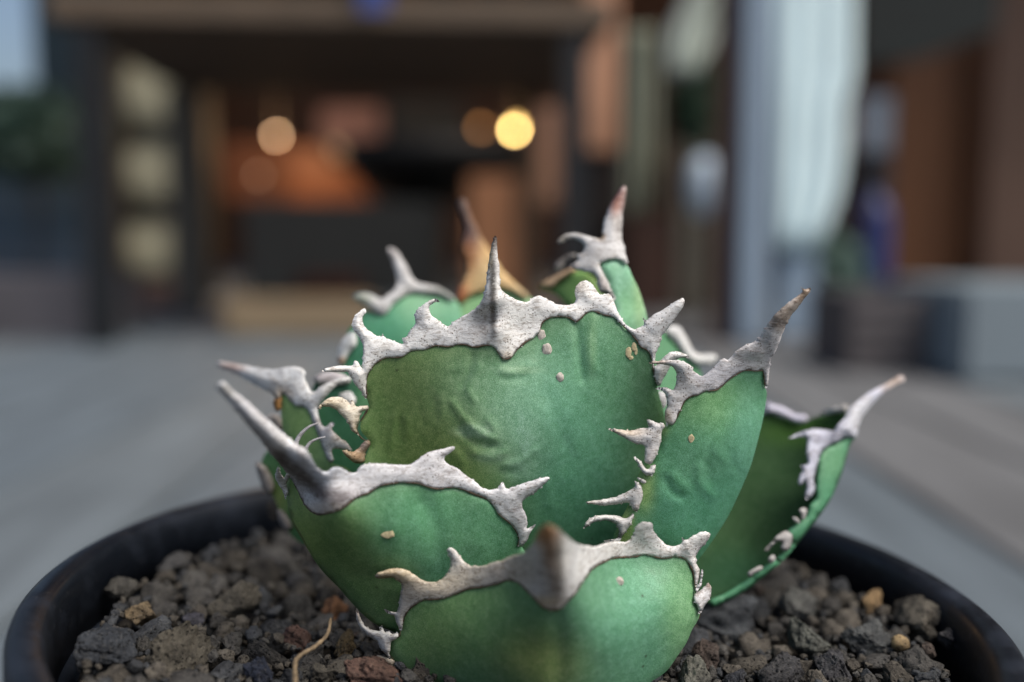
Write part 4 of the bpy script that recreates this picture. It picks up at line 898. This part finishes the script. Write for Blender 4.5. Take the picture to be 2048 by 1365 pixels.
# rack of cream sacks
rk = thing('storage_rack', 'narrow rack behind the bench holding three cream sacks', 'rack', (0, 2.3, 0))
rkm = simple('rack_dark', (.03,.028,.022), .7)
ra = at(232, 110, 2.3); rb = at(372, 560, 2.3)
for y in (252, 408, 556):
    zz = at(300, y, 2.3).z; link('shelf', box_me('shelf', (ra.x, 0, zz-.012), (rb.x, .22, zz), .002), rkm, rk)
for xx in (ra.x-.012, rb.x):
    link('upright', box_me('upright', (xx, 0, 0), (xx+.012, .22, ra.z+.1), .002), simple('rack_upright', (.07,.05,.03), .7), rk)
crm = M_('cream_paper', (150,145,122), 1.27, rough=.85, var=.15, scale=20, bumps=.003)
def sack(x0, y0, x1, y1, Y, lab):
    a = at(x0, y1, Y); b = at(x1, y0, Y); bm = bmesh.new(); bmesh.ops.create_cube(bm, size=1); bmesh.ops.subdivide_edges(bm, edges=bm.edges[:], cuts=6, use_grid_fill=True)
    for v in bm.verts:
        c = v.co.copy(); r = 1-.22*(abs(c.x*2)**4+abs(c.y*2)**4)*.5*(abs(c.z*2)**2); nn = noise.noise(c*4)*.04
        v.co = Vector((c.x*(b.x-a.x)*(r+nn), c.y*.16*(r+nn), (c.z*(.97-.1*(abs(c.x)*2)**3)+.5)*(b.z-a.z)))
    o = link('cream_sack', bm_mesh('cream_sack', bm, True), crm); o.location = ((a.x+b.x)/2, Y+.1, a.z); tag(o, lab, 'sack', 'cream sacks on the rack')
sack(238, 118, 356, 252, 2.3, 'cream sack on the top shelf of the rack behind the bench')
sack(240, 275, 364, 407, 2.3, 'cream sack on the middle shelf of the rack behind the bench')
sack(236, 436, 350, 555, 2.3, 'cream sack on the bottom shelf of the rack behind the bench')
tag(pbox('brown_crate', 246, 572, 345, 672, 1.98, .2, M_('crate_brown', (92,70,60), 2.20, rough=.8), z0=0), 'low brown crate on the floor beneath the rack', 'crate')
# ------------------------------------------------------------------ shop building
shop = thing('shop_building', 'open fronted shop with brown timber walls behind the bench', 'building', (0, 5.1, 0))
def part(name, lo, hi, m, bev=.0): return link(name, box_me(name, (lo[0], lo[1]-5.1, lo[2]), (hi[0], hi[1]-5.1, hi[2]), bev), m, shop)
brw = simple('timber_wall_brown', (.13,.055,.025), .7, .35, 5, stretch=(6,6,.6))
part('back_wall', (-1.75, 5.1, -.02), (5.0, 5.3, 2.6), brw)
part('side_wall', (-1.85, 4.7, -.02), (-1.75, 5.099, 2.6), brw)
part('ceiling', (-1.85, 1.65, 2.6), (5.0, 5.4, 2.7), simple('ceiling_boards', (.08,.055,.04), .8))
part('side_wall', (4.9, 2.0, -.02), (5.0, 5.1, 2.6), brw)
pe = M_('peach_timber', (176,132,104), 1.50, rough=.6, var=.15, scale=8, stretch=(6,6,.6))
gg = M_('green_grey_curtain', (112,116,102), 1.70, rough=.9, var=.2, scale=8)
bp = M_('post_brown', (74,44,34), 1.0, rough=.7, var=.25, scale=8, stretch=(6,6,.6))
lv = M_('lavender_pillar_paint', (132,149,166), 1.20, rough=.6, var=.08, scale=5)
o = pbox('post', 1432, -300, 1474, 700, 1.36, .05, bp, None, z0=0); tag(o, 'slim brown timber post just left of the pale blue pillar', 'post')
o = pbox('pillar', 1476, -300, 1558, 700, 1.345, .10, lv, None, z0=0); tag(o, 'square pale blue painted pillar right of centre', 'pillar')
o = pbox('timber_board', 1168, -300, 1240, 302, 2.1, .03, pe, None); o['label'] = 'x'
tag(o, 'peach timber board hanging right of the bench top', 'board')
V = None
o = pbox('timber_board', 1064, 212, 1124, 412, 2.2, .03, pe); tag(o, 'short peach timber board seen under the right end of the bench', 'board')
o = pbox('timber_board', 938, 352, 1062, 600, 2.25, .03, M_('orange_timber', (160,112,80), 1.44, rough=.6, var=.15, scale=8)); tag(o, 'wide tan board leaning behind the middle of the bench', 'board')
def curtain(name, x0, x1f, y0, y1, Y, m, lab, cat, folds=5, amp=.012, ny=14):
    V = []; T = []; nx = 40
    for j in range(ny+1):
        y = y0+(y1-y0)*j/ny; xe = x1f(y) if callable(x1f) else x1f; xs = x0(y) if callable(x0) else x0
        for i in range(nx+1):
            p = at(xs+(xe-xs)*i/nx, y, Y); V.append((p.x, Y+amp*math.sin(i/nx*folds*6.28+j*.15), p.z))
    for j in range(ny):
        for i in range(nx): q = j*(nx+1)+i; T.append((q, q+1, q+nx+2, q+nx+1))
    me = mesh_np(name, V, T); o = link(name, me, m); md = o.modifiers.new('thickness', 'SOLIDIFY'); md.thickness = .003; tag(o, lab, cat); return o
curtain('curtain', 1246, 1312, 60, 436, 2.0, gg, 'grey green hanging cloth strip beside the brown post', 'cloth', 3)
wht = M_('white_cloth', (198,218,222), 1.35, rough=.85, var=.06, scale=12)
curtain('curtain', 1552, lambda y: np.interp(y, [-200,180,200,330,400,470,500], [1708,1708,1694,1690,1676,1650,1636]), -200, 500, 1.42, wht, 'white cloth hanging beside the pale blue pillar', 'cloth', 3, .004)
tag(pbox('display_board', 1556, 502, 1636, 692, 1.43, .03, M_('panel_grey_blue', (128,146,164), 1.2, rough=.7, var=.12, scale=8), z0=0), 'grey blue board standing below the white cloth', 'board')
wl2 = M_('pale_cloth', (190,198,188), 1.24, rough=.85, var=.15, scale=10)
curtain('curtain', lambda y: 1340+max(0, (60-y))*.5, lambda y: 1475-max(0, y-0)*.55, -120, 150, 1.7, wl2, 'pale cloth draped diagonally at the top between the posts', 'cloth', 3)
# brown cupboard behind the plant
tag(pbox('cupboard', 1246, 430, 1346, 700, 1.9, .3, M_('cupboard_brown', (60,36,26), 1.0, rough=.7, var=.2), z0=0), 'dark red brown cupboard behind the upright leaf at the right', 'cupboard')
tag(pbox('partition', 1347, 262, 1430, 700, 1.92, .05, M_('panel_grey_brown', (70,67,60), 1.50, rough=.8), z0=0), 'dull grey brown panel left of the slim brown post', 'panel')
tag(pbox('dark_cabinet', 1164, 306, 1240, 700, 2.15, .3, M_('cabinet_black', (30,22,20), 1.0, rough=.7), z0=0), 'near black cabinet under the peach timber board', 'cabinet')
# round pale lantern
lan = thing('paper_lantern', 'pale blue white oval lantern hanging left of the brown post', 'lantern', (at(1408,372,1.7).x, 1.7, at(1408,372,1.7).z))
pr = [(.001,-.052),(.012,-.05),(.022,-.036),(.028,-.015),(.029,.008),(.024,.032),(.013,.048),(.001,.052)]
link('shade', lathe_me('shade', pr, 32), M_('lantern_paper', (178,196,214), 1.20, rough=.6, var=.05), lan)
V, T = tube_vt([(0,0,.05),(0,0,.9)], [.0015,.0015], 6); link('cord', mesh_np('cord', V, T), rkm, lan)
foliage('hanging_plant', 'dark green trailing plant hanging above the pale lantern', 'plant', 1392, 205, 105, 170, 1.75, 700, .018, [(.02,.05,.025),(.04,.08,.05),(.06,.11,.08)])
foliage('potted_plant', 'dark leafy plant on the floor right of the white cloth', 'plant', 1655, 560, 130, 190, 1.5, 800, .022, [(.03,.075,.055),(.04,.09,.075),(.07,.12,.11)])
# ------------------------------------------------------------------ shop interior
tag(pbox('dark_counter', 492, 402, 870, 612, 2.3, .35, M_('counter_dark_grey', (48,50,50), 0.80, rough=.7, var=.15), z0=0), 'long dark grey counter seen through the bench legs', 'counter')
tag(pbox('red_brown_box', 588, 556, 706, 640, 2.1, .12, M_('box_red_brown', (84,42,24), 1.0, rough=.7), z0=0), 'small red brown box in front of the dark counter', 'box')
tag(link('timber_sill', box_me('timber_sill', (at(446,640,1.45).x, 1.45, 0), (at(742,640,1.45).x, 1.50, .055), .004), M_('sill_pale', (146,128,102), 1.12, rough=.6, var=.15)), 'pale timber sill lying on the floor between the bench legs', 'sill')
bowl = thing('fire_bowl', 'wide black bowl on a stand in the dark of the shop', 'bowl', (at(860,300,2.55).x, 2.7, 0))
zt2 = at(0, 285, 2.6).z; zb2 = at(0, 404, 2.6).z
pr = [(.001,zb2),(.10,zb2),(.16,zb2+.03),(.24,zb2+.09),(.272,zt2),(.262,zt2),(.22,zb2+.09),(.14,zb2+.035),(.001,zb2+.015)]
bk = simple('cast_black', (.006,.0055,.005), .6)
link('bowl', lathe_me('bowl', pr, 48), bk, bowl)
link('stand', lathe_me('stand', [(.001,0),(.13,0),(.13,.02),(.03,.03),(.03,zb2-.001),(.001,zb2-.001)], 32), bk, bowl)
tag(pbox('wall_panel', 640, 215, 760, 292, 3.6, .04, M_('panel_dusty_pink', (120,92,84), 1.6, rough=.7)), 'dusty pink panel high in the shop above the bowl', 'panel')
tag(pbox('wall_panel', 765, 200, 930, 292, 3.7, .04, M_('panel_dark_green', (40,44,42), 1.0, rough=.7)), 'dark green grey panel high in the shop beside the lamp', 'panel')
orp = M_('amber_glow_board', (190,105,42), 0.36, rough=.5, var=.2, scale=6)  # lamp glow painted into the amber colour of this board
me = bpy.data.meshes.new('amber_glow_board'); a = [at(x, y, 3.3) for x, y in ((585,300),(625,292),(700,350),(765,425),(575,425))]
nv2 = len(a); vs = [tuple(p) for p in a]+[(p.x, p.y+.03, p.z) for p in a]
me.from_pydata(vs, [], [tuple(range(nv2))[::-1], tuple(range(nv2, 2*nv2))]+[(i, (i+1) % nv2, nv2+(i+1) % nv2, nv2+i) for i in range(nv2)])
tag(link('amber_glow_board', me, orp), 'timber board with amber lamp glow in its colour standing left of the black bowl', 'board')
def bulb(px, py, Y, rpx, col, st, lab, watt, cord=True):
    p = at(px, py, Y); r = rpx/F_PX*Y
    t = thing('pendant_lamp', lab, 'lamp', tuple(p), 'lamps in the shop')
    bm = bmesh.new(); bmesh.ops.create_icosphere(bm, subdivisions=3, radius=r); link('bulb', bm_mesh('bulb', bm, True), simple('bulb_glow', (.8,.7,.5), .4, emit=col, estr=st), t)
    link('socket', lathe_me('socket', [(.001,r*.9),(r*.5,r*.9),(r*.4,r*2.4),(.001,r*2.4)], 16), rkm, t)
    V, T = tube_vt([(0,0,r*2.3),(0,0,2.6-p.z)], [.002,.002], 6); link('cord', mesh_np('cord', V, T), rkm, t)
    if watt:
        l = bpy.data.lights.new('lamp_light', 'POINT'); l.energy = watt; l.color = (1.0, .60, .30); l.shadow_soft_size = .06
        lo = bpy.data.objects.new('lamp_light', l); COL.objects.link(lo); lo.parent = t; lo.location = (0, -r*1.5, -r*2)
    return t
tag(pbox('wall_glow_board', 444, 285, 590, 402, 3.36, .04, M_('wall_glow_orange_brown', (150,92,54), 0.45, rough=.6, var=.2, scale=5)), 'added orange brown board for the warm glow on the wall behind the pinkish lamp', 'partition')  # added board: the wall's warm lamp glow is put into its colour
bulb(1029, 261, 3.0, 5, (1.0,.66,.22), 36, 'bright yellow lamp glowing under the right end of the bench top', 3.5)
bulb(1036, 252, 3.9, 5, (1.0,.58,.16), 16, 'dimmer yellow lamp just behind the bright one', 0)
bulb(962, 256, 4.2, 6, (1.0,.42,.12), 2.5, 'dull amber lamp left of the bright yellow one', 0)
bulb(553, 271, 3.0, 5, (1.0,.74,.64), 3.2, 'round pinkish lamp in the left half of the shop', 3.5)
bulb(517, 352, 3.3, 5, (1.0,.55,.38), .8, 'faint rosy lamp below the pinkish one', 0)
# ------------------------------------------------------------------ right side
dr = simple('door_orange_brown', (.15,.06,.022), .6, .3, 5, stretch=(6,6,.5))
door = thing('door', 'orange brown timber door at the right behind the grey crate', 'door', (at(1870,400,3.0).x, 3.0, 0))
for k in range(5):
    x0 = 1792+k*34; a = at(x0, 100, 3.0); b = at(x0+33, 100, 3.0)
    link('plank', box_me('plank', (a.x-door.location.x, 0, 0), (b.x-door.location.x, .03, at(0,-200,3.0).z), .002), dr, door)
tag(pbox('brown_wall', 1964, -250, 2400, 580, 2.9, .15, M_('wall_grey_brown', (104,82,70), 1.19, rough=.8, var=.15, scale=4), z0=0), 'grey brown wall at the right edge beside the orange brown door', 'wall')
aw = thing('awning', 'dark green awning slanting across the top right corner', 'awning', tuple(at(1850,60,2.2)))
me = bpy.data.meshes.new('awning_sheet'); q = [at(x, y, 2.2)-aw.location for x, y in ((1722,-200),(2020,-200),(1995,60),(1850,118),(1722,128))]
vs = [tuple(p) for p in q]+[(p.x, p.y+.3, p.z+.03) for p in q]; nq = len(q)
me.from_pydata(vs, [], [tuple(range(nq))[::-1], tuple(range(nq, 2*nq))]+[(i, (i+1) % nq, nq+(i+1) % nq, nq+i) for i in range(nq)])
link('awning_sheet', me, M_('awning_green', (30,44,44), .45, rough=.7), aw)
tag(pbox('grey_canister', 1724, 190, 1788, 305, 2.0, .08, M_('canister_grey', (110,122,136), 1.0, rough=.5)), 'grey canister on top of the dark stand', 'canister')
tag(pbox('dark_stand', 1694, 306, 1786, 700, 2.05, .2, M_('stand_black', (24,24,34), 1.0, rough=.7), z0=0), 'narrow near black stand right of the white cloth', 'stand')
bt = thing('blue_bottle', 'deep blue bottle in front of the narrow black stand', 'bottle', (at(1748,500,1.9).x, 1.9, at(0,562,1.9).z))
pr = [(.001,0),(.030,0),(.031,.01),(.031,.12),(.024,.145),(.012,.155),(.012,.17),(.001,.17)]
link('bottle_body', lathe_me('bottle_body', pr, 32), simple('blue_plastic', (.02,.032,.13), .35), bt)
link('bottle_cap', lathe_me('bottle_cap', [(.001,.1705),(.014,.1705),(.014,.19),(.001,.19)], 20), dk, bt)
tag(link('bottle_ledge', box_me('bottle_ledge', (at(1690,500,1.9).x, 1.84, 0), (at(1800,500,1.9).x, 1.98, at(0,562,1.9).z-.0005), .003), M_('ledge_grey', (60,64,66), 1.0)), 'low dark ledge carrying the blue bottle', 'ledge')
cr = thing('crate', 'grey brown slatted crate on the floor at the right', 'crate', (at(1805,700,1.06).x, 1.06, 0))
cm = M_('crate_grey', (92,88,90), 1.0, rough=.8, var=.2)
a = at(1702, 585, 1.06).x-cr.location.x; b = at(1905, 585, 1.06).x-cr.location.x; zc = at(0, 585, 1.06).z
for k in range(4):
    link('slat', box_me('slat', (a, 0, zc*k/4+.001), (b, .008, zc*(k+1)/4-.002), .001), cm, cr); link('slat', box_me('slat', (a, .142, zc*k/4+.001), (b, .15, zc*(k+1)/4-.002), .001), cm, cr)
for xx in (a+.0005, b-.0085): link('side_panel', box_me('side_panel', (xx, .0085, .001), (xx+.008, .1415, zc-.002), .001), cm, cr)
link('base_panel', box_me('base_panel', (a+.009, .009, .004), (b-.009, .141, .01), .001), cm, cr)
tag(pbox('white_block', 1922, 575, 2300, 760, .98, .22, M_('block_white', (160,176,186), 0.59, rough=.7, var=.06), bev=.006, z0=0), 'pale grey white block at the right edge beside the crate', 'block')
tag(pbox('navy_box', 1568, 622, 1626, 690, 1.48, .06, M_('navy', (28,34,56), 1.0), z0=0), 'tiny navy box on the floor at the foot of the white cloth', 'box')
tag(pbox('pale_box', 1632, 636, 1690, 690, 1.5, .08, M_('pale_box', (140,150,166), 1.0), z0=0), 'small pale grey box on the floor left of the crate', 'box')
